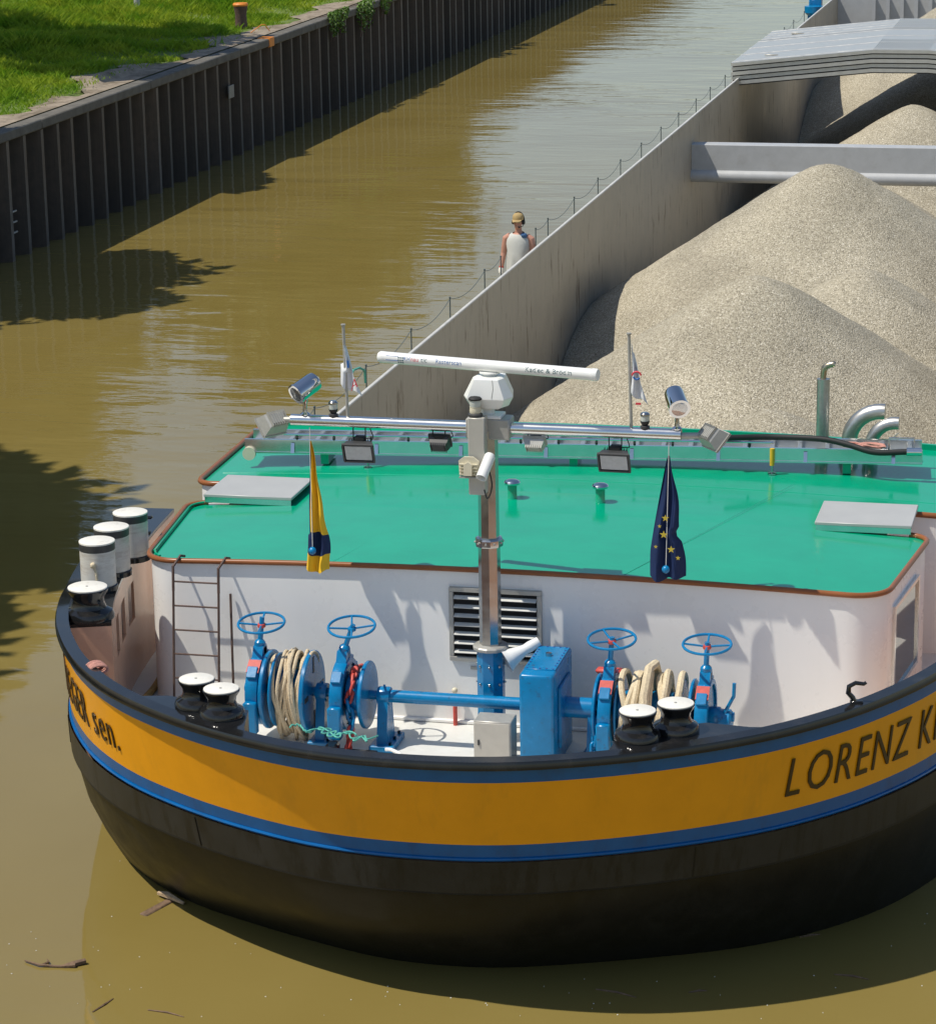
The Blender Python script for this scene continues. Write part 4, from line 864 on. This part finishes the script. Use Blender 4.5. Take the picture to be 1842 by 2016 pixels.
b = MB(); b.box((-0.055, -0.165, mz(3.89)), (0.155, 0.15, 0.74), bev=0.006); b.build('cable_box', M('box_grey', (0.50, 0.48, 0.42), 0.45, metal=.2, var=.05, scale=6), mast)
b = MB(); b.box((0.02, 0.02, mz(4.12)), (0.42, 0.22, 0.20), bev=0.012); b.build('crosshead', galv, mast)
b = MB(); b.tube([(-1.92, 0, mz(4.12)), (1.84, 0, mz(4.12))], 0.056, 16); yd = b.build('light_bar', alup, mast)
for xa, xb in ((-2.12, -1.90), (1.82, 2.05)): b = MB(); b.tube([(xa, 0, mz(4.11)), (xb, 0, mz(4.12))], 0.03, 10); b.build('bar_end', galv, yd)
b = MB(); b.box((0, 0.02, mz(4.235)), (0.30, 0.22, 0.03), bev=0.005); b.cyl((0, .02, mz(4.24)), (0, .02, mz(4.33)), 0.07, n=14); b.build('radar_bracket', whitep, mast)
# ---- masthead navigation light
def nav_light(loc, label, s=1.0, big=False):
    t = thing('navigation_light', label, 'navigation light', loc, 'navigation lights')
    b = MB(); b.lathe([(0.045*s, 0), (0.045*s, 0.02*s), (0.02*s, 0.03*s)] if not big else [(0.07, 0), (0.07, 0.02), (0.055, 0.03)], n=16); b.build('base', darkgrey, t)
    b = MB(); b.lathe([(0.028*s, 0.03*s), (0.04*s, 0.05*s), (0.045*s, 0.07*s)] if not big else [(0.052, 0.03), (0.056, 0.05), (0.05, 0.085), (0.054, 0.09)], n=16); b.build('housing', blackr if not big else cream, t)
    b = MB(); b.lathe([(0.04*s, 0.07*s), (0.042*s, 0.12*s)] if not big else [(0.05, 0.09), (0.056, 0.12), (0.054, 0.155)], n=16); b.build('lens', lens, t)
    b = MB(); b.lathe([(0.046*s, 0.12*s), (0.046*s, 0.135*s), (0.03*s, 0.15*s), (0, 0.152*s)] if not big else [(0.062, 0.155), (0.064, 0.17), (0.045, 0.185), (0, 0.19)], n=16); b.build('cap', blackr if big else steel, t)
    return t
nav_light((MX-0.075, MY-0.165, 4.265), 'masthead light with black cap on top of the mast cable box', 1.0, True)
# ---- radar
t = thing('radar', 'white ship radar with long rotating scanner bar above the mast', 'radar', (MX+.02, MY+.05, 4.30))
def ring6(z, s, sq): return [(x*s[0], y*s[1], z) for x, y in [(-1, -.35), (-.75, -1), (.75, -1), (1, -.35), (.75, 1), (-.75, 1)]]
b = MB(); b.rings([ring6(0.02, (.14, .15), 0), ring6(0.04, (.19, .17), 0), ring6(0.12, (.235, .21), 0), ring6(0.13, (.235, .21), 0), ring6(0.30, (.15, .17), 0), ring6(0.31, (.13, .15), 0)]); gb = b.build('gear_housing', whitep, t, ang=25)
b = MB(); b.tube([(0.06, -0.211, .135), (0.07, -.19, .22), (0.06, -.172, .3)], 0.003, 4); b.build('housing_seam', galv, gb)
b = MB(); b.lathe([(0.07, 0.30), (0.06, 0.32), (0.10, 0.335), (0.10, 0.347)], n=18); b.build('turning_neck', whitep, t)
sdir = Vector((1.0, -0.21, 0)).normalized(); b = MB(); SC_ = Vector((-0.03, 0, 0.40))
b.lathe([(0.0, -1.13), (0.045, -1.128), (0.056, -1.11), (0.057, -1.07), (0.055, -1.06), (0.055, 1.07), (0.059, 1.072), (0.059, 1.11), (0.053, 1.128), (0.0, 1.13)], SC_, sdir, 24); scn = b.build('scanner_bar', whitep, t)
sn = Vector((0.21, 1, 0)).normalized()*-1
def smap(u0, v0):
    def f(u, v, t_):
        a = (v0+v)/0.055; return tuple(SC_ + sdir*(u0+u) + (sn*math.cos(a)+Vector((0, 0, 1))*math.sin(a))*(0.0555+t_))
    return f
def scan_text(txt, u0, v0, h, mat, track=0.08):
    gl, w_ = glyphs(txt, h, track)
    for ch, vv, f, u in gl: solid_letter('letter', mat, scn, vv, f, smap(u0+u, v0), 0.0012)
    return w_
scan_text('Kadlec & Brödlin', 0.42, -0.012, 0.046, textd)
w_ = scan_text('RH', -0.845, -0.005, 0.040, textb); scan_text('nau', -0.845+w_+.005, -0.005, 0.040, textr); scan_text('tic', -0.66, -0.005, 0.044, textd)
scan_text('Rasterscan', -0.505, -0.005, 0.040, textb)
solid_letter('print_block', textb, scn, np.array([(0, 0), (.13, 0), (.13, .045), (0, .045)]), [(0, 1, 2, 3)], smap(-1.03, -0.012), 0.001)
for i in range(3):
    for j in range(3):
        c_ = (-0.895+0.022*i-.0, -0.028+0.024*j); rr = 0.008
        solid_letter('print_dot', textd, scn, np.array([(c_[0]+rr*math.cos(a), c_[1]+rr*math.sin(a)) for a in np.linspace(0, 6.283, 9)[:-1]]), [tuple(range(8))], smap(0, 0), 0.001)
# ---- camera and horn siren on the mast
t = thing('camera_housing', 'white tube camera housing on the front of the mast', 'camera', (MX+.055, MY-.30, 3.83))
ax = Vector((-0.12, -0.5, -0.45)).normalized(); b = MB(); b.lathe([(0.0, -0.12), (0.042, -0.118), (0.052, -0.10), (0.052, 0.15), (0.047, 0.15), (0.047, 0.07), (0, 0.07)], (0, 0, 0), ax, 22); b.build('tube', whitep, t)
b = MB(); b.box((-0.03, 0.09, -.02), (0.06, 0.16, 0.05), bev=.008); b.build('bracket', galv, t)
b = MB(); b.tube(catmull([(0.02, 0.02, -0.05), (0.05, 0.0, -0.2), (0.0, 0.02, -0.33), (-0.05, 0.08, -0.22), (-.06, .1, -.1)], 5), 0.007, 5); b.build('cable', blackr, t)
t = thing('siren', 'cream ribbed siren horn on the left of the mast box', 'siren', (MX-.115, MY-.28, 3.80)); t.scale = (.88, .88, .88)
b = MB(); b.prism([(-.10, 0, -.09), (.10, 0, -.09), (.11, 0, .07), (.05, 0, .115), (-.05, 0, .115), (-.11, 0, .07)], (0, -0.03, 0)); b.prism([(-.045, -.03, -.08), (.045, -.03, -.08), (.045, -.03, .04), (0, -.03, .07), (-.045, -.03, .04)], (0, -0.05, 0)); b.build('body', cream, t, ang=25)
for k in range(4):
    for sg in (-1, 1): b = MB(); b.box((sg*.073, -.042, -.07+k*.036), (.05, .03, .009)); b.build('rib', cream, t, smooth=False)
b = MB(); b.box((0, .05, 0), (.12, .10, .08), bev=.01); b.box((0, -.03, -.105), (.2, .06, .012)); b.build('back_plate', galv, t)
# ---- things on the light bar
def on_bar(x, dz=0.0): return (x, MY, 4.12+dz)
def searchlight(x, aim, label):
    t = thing('searchlight', label, 'searchlight', on_bar(x, 0.05), 'chrome searchlights')
    c = Vector((0, 0, 0.26)); aim = Vector(aim).normalized()
    b = MB(); b.lathe([(0.045, 0), (0.05, 0.012), (0.025, 0.03), (0.018, 0.10), (0.03, 0.13), (0.03, 0.16)], n=16); b.build('pedestal', chrome, t)
    b = MB(); b.lathe([(0.0, -0.17), (0.06, -0.165), (0.088, -0.14), (0.095, -0.10), (0.095, 0.09), (0.102, 0.095), (0.102, 0.115), (0.092, 0.115)], c, aim, 28); hs = b.build('housing', chrome, t)
    b = MB(); b.lathe([(0.092, 0.108), (0.07, 0.06), (0.03, 0.02), (0.0, 0.015)], c, aim, 28); b.build('reflector', chrome, hs)
    b = MB(); b.lathe([(0.088, 0.112), (0.045, 0.122), (0.0, 0.125)], c, aim, 28); gl_ = b.build('glass', M('clear_glass', (0.9, 0.9, 0.9), 0.02), hs)
    MATS['clear_glass'].node_tree.nodes['Principled BSDF'].inputs['Transmission Weight'].default_value = 0.9
searchlight(-1.98, (-0.55, -0.75, -0.38), 'chrome searchlight at the left end of the light bar')
searchlight(1.60, (0.35, -0.85, -0.40), 'chrome searchlight at the right end of the light bar')
nav_light(on_bar(-1.70, 0.05), 'small clear navigation light left on the bar beside the flagpole', 1.0)
nav_light(on_bar(1.30, 0.05), 'small clear navigation light right on the bar beside the flagpole', 1.0)
# flagpoles with small flags
def cloth(name, mat, parent, pts_fn, nu=14, nv=20, thick=0.004):
    b = MB(); R = [[Vector(pts_fn(i/nu, j/nv)) for i in range(nu+1)] for j in range(nv+1)]
    F_ = [[q+Vector((0, thick, 0)) for q in r] for r in R]
    b.rings([r+f[::-1] for r, f in zip(R, F_)]); return b.build(name, mat, parent, ang=60)
for x, lab, kind in ((-1.56, 'left flagpole on the light bar with a limp white flag', 0), (1.17, 'right flagpole on the light bar with a limp white emblem flag', 1)):
    t = thing('flagpole', lab, 'flagpole', on_bar(x, 0.05), 'flagpoles on the light bar')
    lean = -0.02
    b = MB(); b.tube([(0, 0, 0), (lean, 0, 0.88)], 0.0155, 8); b.build('pole', galv, t)
    b = MB(); b.lathe([(0.022, 0), (0.024, 0.015), (0.0, 0.02)], (lean, 0, 0.88), n=10); b.build('truck', galv, t)
    def ff(u, v, kind=kind):
        z = 0.80-0.46*v-0.16*u*(1-.2*v); w = 0.03+0.14*v
        return (lean*.7+0.017+w*u*0.9, 0.03*math.sin(u*9+v*4), z-0.03*math.sin(u*6))
    if kind == 0:
        ff0 = ff; ff = lambda u, v: (ff0(u, v)[0]-0.03-0.045*(v > .55)*(1-u)+.02*v, ff0(u, v)[1], ff0(u, v)[2]-.02)
    fl = cloth('flag', flagw, t, ff)
    if kind == 1:
        for m_, a0_, a1_, rr in ((textr, 0.2, 3.0, 0.042), (textb, 3.3, 5.8, 0.030)):
            b = MB(); b.tube([(0.06+rr*math.cos(a), -0.045, 0.50+rr*math.sin(a)) for a in np.linspace(a0_, a1_, 10)], 0.009, 5); b.build('emblem', m_, fl)
        b = MB(); b.box((0.075, -0.045, 0.24), (0.05, 0.006, 0.02)); b.build('emblem', textr, fl)
    else:
        gl, _ = glyphs('A', 0.10)
        for ch, vv, f, u in gl: solid_letter('letter', textr, fl, vv, f, lambda a, c, tt: (0.055+a*.7, -0.05-tt, 0.26+c+a*.5), 0.004)
        b = MB(); b.box((0.03, -0.045, 0.52), (0.02, 0.006, 0.07)); b.build('emblem', textb, fl)
# floodlights under and at the ends of the bar
def flood(loc, w, h_, d, tilt, yaw, label, mat=darkgrey, bracket=0.12, fins=8):
    t = thing('floodlight', label, 'floodlight', loc, 'floodlights on the light bar')
    Rm = Matrix.Rotation(yaw, 3, 'Z') @ Matrix.Rotation(tilt, 3, 'X')
    b = MB(); P = lambda x, y, z: Rm @ Vector((x, y, z))
    f0 = [P(-w/2, -d/2, -h_/2), P(w/2, -d/2, -h_/2), P(w/2, -d/2, h_/2), P(-w/2, -d/2, h_/2)]; f1 = [P(-w*.42, d*.2, -h_*.38), P(w*.42, d*.2, -h_*.38), P(w*.42, d*.2, h_*.38), P(-w*.42, d*.2, h_*.38)]; f2 = [P(-w*.30, d/2, -h_*.25), P(w*.30, d/2, -h_*.25), P(w*.30, d/2, h_*.25), P(-w*.30, d/2, h_*.25)]
    b.rings([f0, f1, f2]); hs = b.build('housing', mat, t, smooth=False)
    b = MB(); b.box(P(0, -d/2-.006, 0), (w*.88, 0.012, h_*.82), Rm, bev=.002); b.build('glass', glass, hs, smooth=False)
    b = MB()
    for sx_, sz_, cx_, cz_ in ((w+.012, .018, 0, h_/2), (w+.012, .018, 0, -h_/2), (.018, h_-.02, w/2, 0), (.018, h_-.02, -w/2, 0)): b.box(P(cx_, -d/2-.008, cz_), (sx_, .022, sz_), Rm)
    b.build('frame', mat, hs, smooth=False)
    for k in range(fins):
        b = MB(); b.box(P(-w*.36+k*w*.72/(fins-1), d*.28, 0), (.006, d*.5, h_*.75), Rm); b.build('cooling_fin', mat, hs, smooth=False)
    if bracket:
        b = MB(); top = bracket
        for sx_ in (-.06, .06): b.tube([(sx_, 0.0, top), (sx_, 0, h_*.2)], 0.006, 6)
        b.box((0, .02, h_*.42), (.11, .08, .08), bev=.015); b.build('hanger', blackr, t)
        b = MB(); b.tube(catmull([(0.1, 0.0, top), (0.13, 0.02, top*.5), (0.08, 0.03, h_*.5), (0.02, .04, h_*.45)], 4), 0.005, 5); b.build('cable', blackr, t)
    return t
flood((-1.45, MY, 3.86), 0.29, 0.20, 0.12, math.radians(25), 0.05, 'large dark floodlight hanging left under the bar, glass facing forward', fins=9, bracket=0.22)
flood((1.02, MY, 3.87), 0.29, 0.20, 0.12, math.radians(25), -0.02, 'large dark floodlight hanging right under the bar, glass facing forward', fins=9, bracket=0.22)
flood((-0.67, MY, 3.93), 0.20, 0.14, 0.10, math.radians(180+35), 0.0, 'small dark floodlight under the bar left of the mast', bracket=0.17)
flood((0.25, MY, 3.96), 0.20, 0.13, 0.09, math.radians(180+48), 0.0, 'small pale floodlight under the bar right of the mast', mat=galv, bracket=0.15)
flood((-2.28, MY-.02, 4.10), 0.26, 0.20, 0.16, math.radians(40), math.radians(-125), 'grey finned floodlight tilted at the left tip of the bar', mat=galv, bracket=0)
flood((1.92, MY-.02, 4.13), 0.26, 0.20, 0.14, math.radians(42), math.radians(128), 'grey finned floodlight tilted at the right tip of the bar', mat=galv, bracket=0)
# hanging signal flags with ball weights
star = [(math.cos(math.pi/2+k*math.pi/5)*(1 if k % 2 == 0 else .4), math.sin(math.pi/2+k*math.pi/5)*(1 if k % 2 == 0 else .4)) for k in range(10)]
def hang_flag(x, label, kind):
    t = thing('hanging_flag', label, 'flag', (x, MY-.03, 4.06), 'flags hung below the light bar')
    if kind == 'y':
        def ff(u, v):
            z = -0.14-1.20*v-0.05*u*(v > .9)*math.sin(u*5); wl2 = 0.010+0.05*v+0.015*(v > .78); wr2 = 0.010+0.175*v**.9-0.05*max(0, v-.76)/.3+0.008*math.sin(v*17)
            return (-wl2+(wl2+wr2)*u, (0.02+.03*v)*math.sin(u*11+v*3)+0.02*math.sin(v*9), z-0.05*u*v)
        parts = [('yellow_panel', flagy, 0.16, 1.0, 0.0, 0.74), ('blue_panel', flagb, 0.0, 1.0, 0.74, 0.93), ('blue_edge', flagb, 0.0, 0.16, 0.0, 0.74), ('yellow_tip', flagy, 0.0, 1.0, 0.93, 1.06)]
        for nm, mt, u0, u1, v0, v1 in parts: cloth(nm, mt, t, lambda u, v, a=(u0, u1, v0, v1): ff(a[0]+(a[1]-a[0])*u, a[2]+(a[3]-a[2])*v), 8, 12)
        bx_, bz_ = 0.015, -1.18
    else:
        def ff(u, v):
            z = -0.14-1.16*v-(0.06+.03*math.sin(u*8))*(v > .9)*(v-.9)*10*(1-abs(1.6*u-.7)); wl2 = 0.010+0.205*v**0.85*(1-.7*max(0, v-.8)); wr2 = 0.010+0.15*v**.8*(1-.3*(.62 < v < .70))-0.012*math.sin(v*13)
            return (-wl2+(wl2+wr2)*u, (0.015+0.035*v)*math.sin(u*12+v*2.2)+0.02*math.sin(v*7), z)
        fl = cloth('blue_cloth', flagb, t, ff, 14, 24)
        for sx_, sz_, k in [(-0.02, -.72, .036), (-0.035, -.88, .04), (0.035, -1.02, .038), (.10, -1.1, .024), (-.075, -.80, .02), (-.11, -1.0, .02)]:
            solid_letter('star', M('star_yellow', (0.55, 0.42, 0.04), .8), fl, np.array([(a*k, c*k) for a, c in star]), [tuple(range(10))], lambda a, c, tt, sx_=sx_, sz_=sz_: (sx_+a, -0.075-tt, sz_+c), 0.003)
        bx_, bz_ = -0.012, -1.19
    b = MB(); b.tube([(0, -0.005, 0.0), (0.0, -0.02, -0.2), (bx_, -0.085, bz_)], 0.004, 5); b.build('line', M('white_cord', (0.6, 0.6, 0.58), .8), t)
    b = MB(); b.sphere((bx_, -0.095, bz_-.02), 0.038, 14, 10); b.build('ball_weight', blue, t)
hang_flag(-1.93, 'limp yellow and blue flag hanging from the left of the bar', 'y')
hang_flag(1.53, 'limp dark blue flag with yellow stars hanging from the right of the bar', 'e')

# ================================================================== ROOF GEAR
for x, lab in ((-0.67, 'left mushroom vent with steel cap on the green roof'), (0.28, 'right mushroom vent with steel cap on the green roof')):
    t = thing('mushroom_vent', lab, 'vent', (x, 2.75, cam_z(x)), 'roof vents')
    b = MB(); b.lathe([(0.055, 0), (0.05, 0.01), (0.05, 0.16)], n=18); b.build('pipe', roofg, t)
    b = MB(); b.lathe([(0.05, 0.155), (0.082, 0.16), (0.085, 0.175), (0.088, 0.18), (0.08, 0.195), (0.05, 0.21), (0, 0.215)], n=24); b.build('cap', chrome, t)
# gangway lying across the roof
ga, gb_ = Vector((-3.98, 3.85, 2.66)), Vector((3.50, 4.55, 2.68)); gd = (gb_-ga); GL = gd.length; gd.normalize()
t = thing('gangway', 'long aluminium gangway lying crosswise on the green roof', 'gangway', ga, rz=math.atan2(gd.y, gd.x))
for y in (0.0, 0.46):
    b = MB(); b.box((GL/2, y, 0.085), (GL, 0.018, 0.13)); b.box((GL/2, y, 0.155), (GL, 0.045, 0.018)); b.box((GL/2, y, 0.012), (GL, 0.045, 0.018)); b.build('side_rail', alup, t, smooth=False)
b = MB(); b.tube([(0.45, -0.01, 0.225), (5.9, -0.01, 0.225)], 0.013, 8); b.build('hand_rail', alup, t)
b = MB(); b.box((GL/2, 0.23, 0.045), (GL-.02, 0.42, 0.012)); b.build('floor_plate', alu, t, smooth=False)
rm = None
for k in range(25):
    xx = 0.18+k*0.30
    if rm is None: b = MB(); b.box((0, 0.23, 0.10), (0.05, 0.44, 0.03), bev=.004); rm = b.build('rung', alu, t, loc=(xx, 0, 0))
    else: rename_copy(rm, t, loc=(xx, 0, 0))
rm = None
for k in range(13):
    xx = 0.6+k*0.42
    if rm is None: b = MB(); b.cyl((-0.014, 0, 0), (0.014, 0, 0), 0.02, n=8); b.cyl((0, 0, -.025), (0, 0, .04), .008, n=6); rm = b.build('roller', blackr, t, loc=(xx, -0.012, 0.19))
    else: rename_copy(rm, t, loc=(xx, -0.012, 0.19))
rm = None
for k in range(8):
    xx = 0.55+k*0.95
    if rm is None: b = MB(); b.prism([(-.02, -0.022, 0.02), (-.02, -0.06, 0.02), (-.02, -0.022, 0.13)], (.04, 0, 0)); rm = b.build('gusset', alup, t, smooth=False, loc=(xx, 0, 0))
    else: rename_copy(rm, t, loc=(xx, 0, 0))
b = MB(); b.cyl((0.05, -0.05, -.0), (0.05, 0.0, 0.0), 0.075, n=20); b.build('end_wheel', cream, t)
for xx in (0.9, 3.7, 6.7):
    b = MB(); b.box((xx, 0.23, -0.06), (0.09, 0.42, 0.12)); b.build('support_block', roofg, t, smooth=False)
b = MB(); b.tube([(7.15, -.03, .16), (7.15, -.03, .30), (7.42, -.03, .30), (7.42, -.03, .16)], 0.011, 6); b.build('end_hoop', alup, t)
for xx, lab in ((1.42, 'yellow gas strut at the left of the gangway'), (5.9, 'yellow gas strut at the right of the gangway')):
    q = ga+gd*xx; t = thing('gas_strut', lab, 'strut', (q.x, q.y-.10, cam_z(q.x)), 'yellow gas struts')
    b = MB(); b.cyl((0, 0, 0.10), (0, 0, 0.29), 0.026, n=12); b.build('cylinder', yelp, t)
    b = MB(); b.cyl((0, 0, 0.0), (0, 0, 0.1), 0.012, n=8); b.lathe([(0.05, 0), (0.05, 0.015), (.02, .02)], n=12); b.build('rod', steel, t)
t = thing('suction_hose', 'thick black hose lying along the right of the gangway', 'hose', (1.6, 4.35, 2.93))
b = MB(); b.tube(catmull([(-0.2, -.1, 0.02), (0.25, 0.1, 0.0), (0.8, 0.1, 0.0), (1.1, 0.06, -0.04), (1.4, 0.0, -0.10), (1.75, 0.04, -0.09)], 6), 0.034, 10); b.build('hose', blackr, t)
b = MB(); b.cyl((1.74, .04, -.09), (1.9, .06, -.09), 0.045, n=14); b.build('coupling', alup, t)
t = thing('red_rope', 'small heap of faded red rope on the gangway end', 'rope', (2.85, 4.48, 2.86))
b = MB(); P = [(0.22*math.sin(k*.9)+.05*random.random(), 0.07*math.cos(k*1.3), 0.03*random.random()) for k in range(36)]; b.tube(catmull(P, 2), 0.011, 5); b.build('rope', ropep, t)
# exhausts
t = thing('exhaust_pipe', 'thin upright exhaust pipe with perforated guard on the roof', 'exhaust', (2.32, 5.4, 2.51))
b = MB(); b.tube(catmull([(0, 0, 0.0), (0, 0, 0.5), (0, 0, 0.93), (0.03, 0, 1.02), (0.10, 0, 1.05), (0.13, 0, 1.045)], 4), 0.034, 12); b.build('pipe', M('tarnished_steel', (0.45, 0.38, 0.27), .3, metal=1., var=.2, scale=8), t)
b = MB(); b.lathe([(0.072, 0.12), (0.072, 0.88)], n=20); 
gmesh = b
go_ = gmesh.build('guard', M('perforated_guard', (0.45, 0.45, 0.42), .35, metal=.9, var=.1, scale=30), t)
b = MB(); b.lathe([(0.08, 0), (0.08, 0.14), (0.072, 0.15)], n=18); b.build('collar', roofg, t)
for x0, r_, hgt, reach, lab in ((2.62, 0.088, 0.36, 0.36, 'larger bent steel exhaust on the roof at right'), (2.88, 0.07, 0.28, 0.28, 'smaller bent steel exhaust in front of the larger one')):
    t = thing('bent_exhaust', lab, 'exhaust', (x0, 5.4 if r_ > .08 else 5.2, 2.50), 'bent exhausts')
    b = MB(); b.tube([(0, 0, 0.1), (0, 0, 0.16)]+[(reach*(1-math.cos(a)), 0, 0.18+hgt*math.sin(a)) for a in np.linspace(0, math.pi*.53, 12)], r_, 18); b.build('pipe', M('matt_steel', (0.58, 0.56, 0.51), .38, metal=1., var=.08, scale=8), t)
    b = MB(); b.lathe([(r_*1.25, 0), (r_*1.25, 0.17), (r_*1.18, 0.18), (r_, 0.18)], n=22); b.build('collar', steel, t)
    b = MB(); b.tube([(reach*.75, -r_*.9, 0.14+hgt*.4), (reach*.9, -r_*1.2, .16+hgt*.55), (reach*1.1, -r_*.9, .14+hgt*.8)], .008, 5); b.build('flap_bar', galv, t)

# ================================================================== DECKHAND
man = thing('person', 'man in tan cap, headset and white sleeveless shirt on the side deck', 'person', (-4.72, 21.72, 0.65), rz=-0.10)
skin = M('skin', (0.52, 0.26, 0.18), 0.5, var=0.10, scale=14)
b = MB()
def limb(pts, rad, n=12): b.tube(pts, rad, n)
b.sphere((0, -0.02, 1.66), (0.076, 0.095, 0.115), 16, 12); b.sphere((0, -0.05, 1.585), (0.055, 0.06, 0.05), 12, 8)          # skull, jaw
b.sphere((0, -0.118, 1.635), (0.016, 0.022, 0.03), 8, 6); b.sphere((0, -0.105, 1.592), (0.026, 0.012, 0.010), 8, 6)                       # nose, mouth
for sg in (-1, 1): b.sphere((sg*0.08, 0.0, 1.645), (0.014, 0.024, 0.032), 8, 6)
limb([(0, 0.015, 1.42), (0, 0.0, 1.50), (0, -0.01, 1.60)], [0.075, 0.06, 0.058])
R = []
for z, a, c in [(0.88, .165, .115), (0.98, .175, .13), (1.08, .175, .135), (1.2, .18, .13), (1.32, .19, .125), (1.40, .18, .105), (1.45, .11, .08)]: R.append([(a*math.cos(t_), c*math.sin(t_), z) for t_ in np.linspace(0, 2*math.pi, 25)[:-1]])
b.rings(R)
for sg in (-1, 1):
    limb([(sg*0.15, 0.0, 1.40), (sg*0.225, 0.005, 1.355), (sg*0.255, 0.0, 1.20), (sg*0.27, -0.005, 1.10), (sg*0.285, -0.04, 0.98), (sg*0.292, -0.075, 0.86)], [0.065, 0.068, 0.058, 0.05, 0.046, 0.033])
    limb([(sg*0.292, -0.075, 0.87), (sg*0.294, -0.09, 0.82), (sg*0.29, -0.10, 0.775)], [0.03, 0.042, 0.036])
    for k in range(4): limb([(sg*0.292, -0.128+k*0.022, 0.785), (sg*0.285, -0.132+k*0.022, 0.735-.006*(k in (1, 2))), (sg*0.268, -0.128+k*0.02, 0.70-.008*(k in (1, 2)))], [0.0115, 0.0105, 0.009], 7)
    limb([(sg*0.285, -0.115, 0.83), (sg*0.272, -0.138, 0.79), (sg*0.262, -0.142, 0.755)], [0.013, 0.012, 0.010], 7)
    limb([(sg*0.09, 0, 0.92), (sg*0.105, 0.0, 0.70), (sg*0.11, -0.01, 0.48), (sg*0.115, 0.02, 0.30), (sg*0.12, 0.02, 0.08)], [0.095, 0.085, 0.06, 0.058, 0.038])
    limb([(sg*0.12, 0.04, 0.06), (sg*0.125, -0.06, 0.045), (sg*0.13, -0.16, 0.03)], [0.042, 0.045, 0.032])
body = b.build('body', skin, man, ang=180)
rmod = body.modifiers.new('fuse', 'REMESH'); rmod.mode = 'VOXEL'; rmod.voxel_size = 0.0085; rmod.use_smooth_shade = True
smod = body.modifiers.new('soft', 'SMOOTH'); smod.iterations = 3; smod.factor = 0.5
shirtm = M('white_shirt', (0.56, 0.56, 0.51), 0.85, var=0.08, scale=7, bump=.2, bscale=30)
b = MB(); R = []
for z, a, c in [(0.80, .215, .165), (0.86, .21, .16), (0.95, .205, .165), (1.05, .20, .165), (1.15, .205, .155), (1.27, .212, .145), (1.36, .205, .13), (1.425, .165, .105), (1.462, .105, .085)]:
    low = max(0, (1.12-z)/.32); r_ = []
    for t_ in np.linspace(0, 2*math.pi, 49)[:-1]:
        k = 1+0.075*low*math.sin(t_*9+1.1*math.sin(t_*2))+0.02*math.sin(t_*5+z*22)+0.018*math.sin(t_*3-z*31); r_.append((a*k*math.cos(t_), c*k*math.sin(t_)-0.01, z + (0.02*math.sin(t_) if z > 1.44 else 0)))
    R.append(r_)
b.rings(R, cap0=False, cap1=False); sh = b.build('shirt', shirtm, man, ang=70)
b = MB(); b.box((0.125, -0.085, 1.43), (0.10, 0.07, 0.09), Matrix.Rotation(.5, 3, 'X'), bev=.02); b.build('shoulder_patch', M('blue_strap', (0.05, 0.13, 0.28), .8), sh)
b = MB(); R = []
for z, a, c in [(0.98, .19, .14), (0.9, .2, .15), (0.80, .215, .15), (0.72, .22, .145)]: R.append([(a*math.cos(t_), c*math.sin(t_), z) for t_ in np.linspace(0, 2*math.pi, 33)[:-1]])
b.rings(R, cap0=False, cap1=True)
for sg in (-1, 1): b.tube([(sg*.105, 0, .80), (sg*.115, 0, .62), (sg*.12, 0, .50)], [.10, .105, .11], 16)
b.build('shorts', M('grey_shorts', (0.30, 0.31, 0.32), .9, var=.1), man)
tan = M('tan_cap', (0.42, 0.30, 0.13), .85, var=.12, scale=20)
b = MB(); b.lathe([(0.095, 0), (0.098, 0.03), (0.092, 0.075), (0.065, 0.108), (0.02, 0.12), (0, 0.121)], (0, -0.012, 1.69), (0, 0, 1), 24)
cap_ = b.build('cap', tan, man)
b = MB(); b.rings([[(0.09*math.cos(a)*(1-.15*k), -0.07-.085*k*(.4+.6*math.sin(a))-0.03*math.sin(a), 1.70-.022*k-.018*abs(math.cos(a))*k) for a in np.linspace(.15, math.pi-.15, 13)] for k in (0, .5, 1.0)], closed_u=False); pk = b.build('peak', tan, cap_); pk.modifiers.new('thick', 'SOLIDIFY').thickness = .006
b = MB(); b.box((0, -0.108, 1.668), (0.14, 0.03, 0.042), bev=.012); b.box((.075, -.05, 1.672), (.008, .11, .012)); b.box((-.075, -.05, 1.672), (.008, .11, .012)); b.build('sunglasses', blackr, man)
b = MB(); b.tube([(0.10*math.sin(a), 0.02, 1.665+0.155*math.cos(a)) for a in np.linspace(-1.5, 1.5, 17)], .012, 8)
for sg in (-1, 1): b.lathe([(.0, 0), (.04, 0), (.042, .015), (.034, .035), (0, .038)], (sg*.078, .0, 1.645), (sg, 0, 0), 16)
b.tube([(.10, -.01, 1.64), (.10, -.06, 1.59), (.055, -.11, 1.575)], .006, 6); b.sphere((.05, -.115, 1.575), .016, 8, 6); b.build('headset', blackr, man)
b = MB(); b.tube([(-.292, -.072, .875), (-.293, -.08, .85)], [.044, .044], 12); b.build('wristband', red, man)
b = MB(); b.tube([(-.293, -.082, .85), (-.295, -.092, .81), (-.291, -.104, .765)], [.042, .05, .043], 12)
for k in range(4): b.tube([(-0.293, -0.130+k*0.022, 0.79), (-0.286, -0.134+k*0.022, 0.735), (-0.268, -0.130+k*0.021, 0.705)], [.015, .0145, .013], 7)
b.tube([(-.287, -.115, .83), (-.272, -.142, .79), (-.262, -.146, .76)], [.017, .016, .014], 7); b.build('glove', capw, man)
for sg in (-1, 1):
    b = MB(); b.tube([(sg*.12, .06, .055), (sg*.122, .0, .06), (sg*.125, -.08, .05), (sg*.13, -.19, .035)], [.045, .055, .055, .038], 12); b.build('shoe', blackr, man)
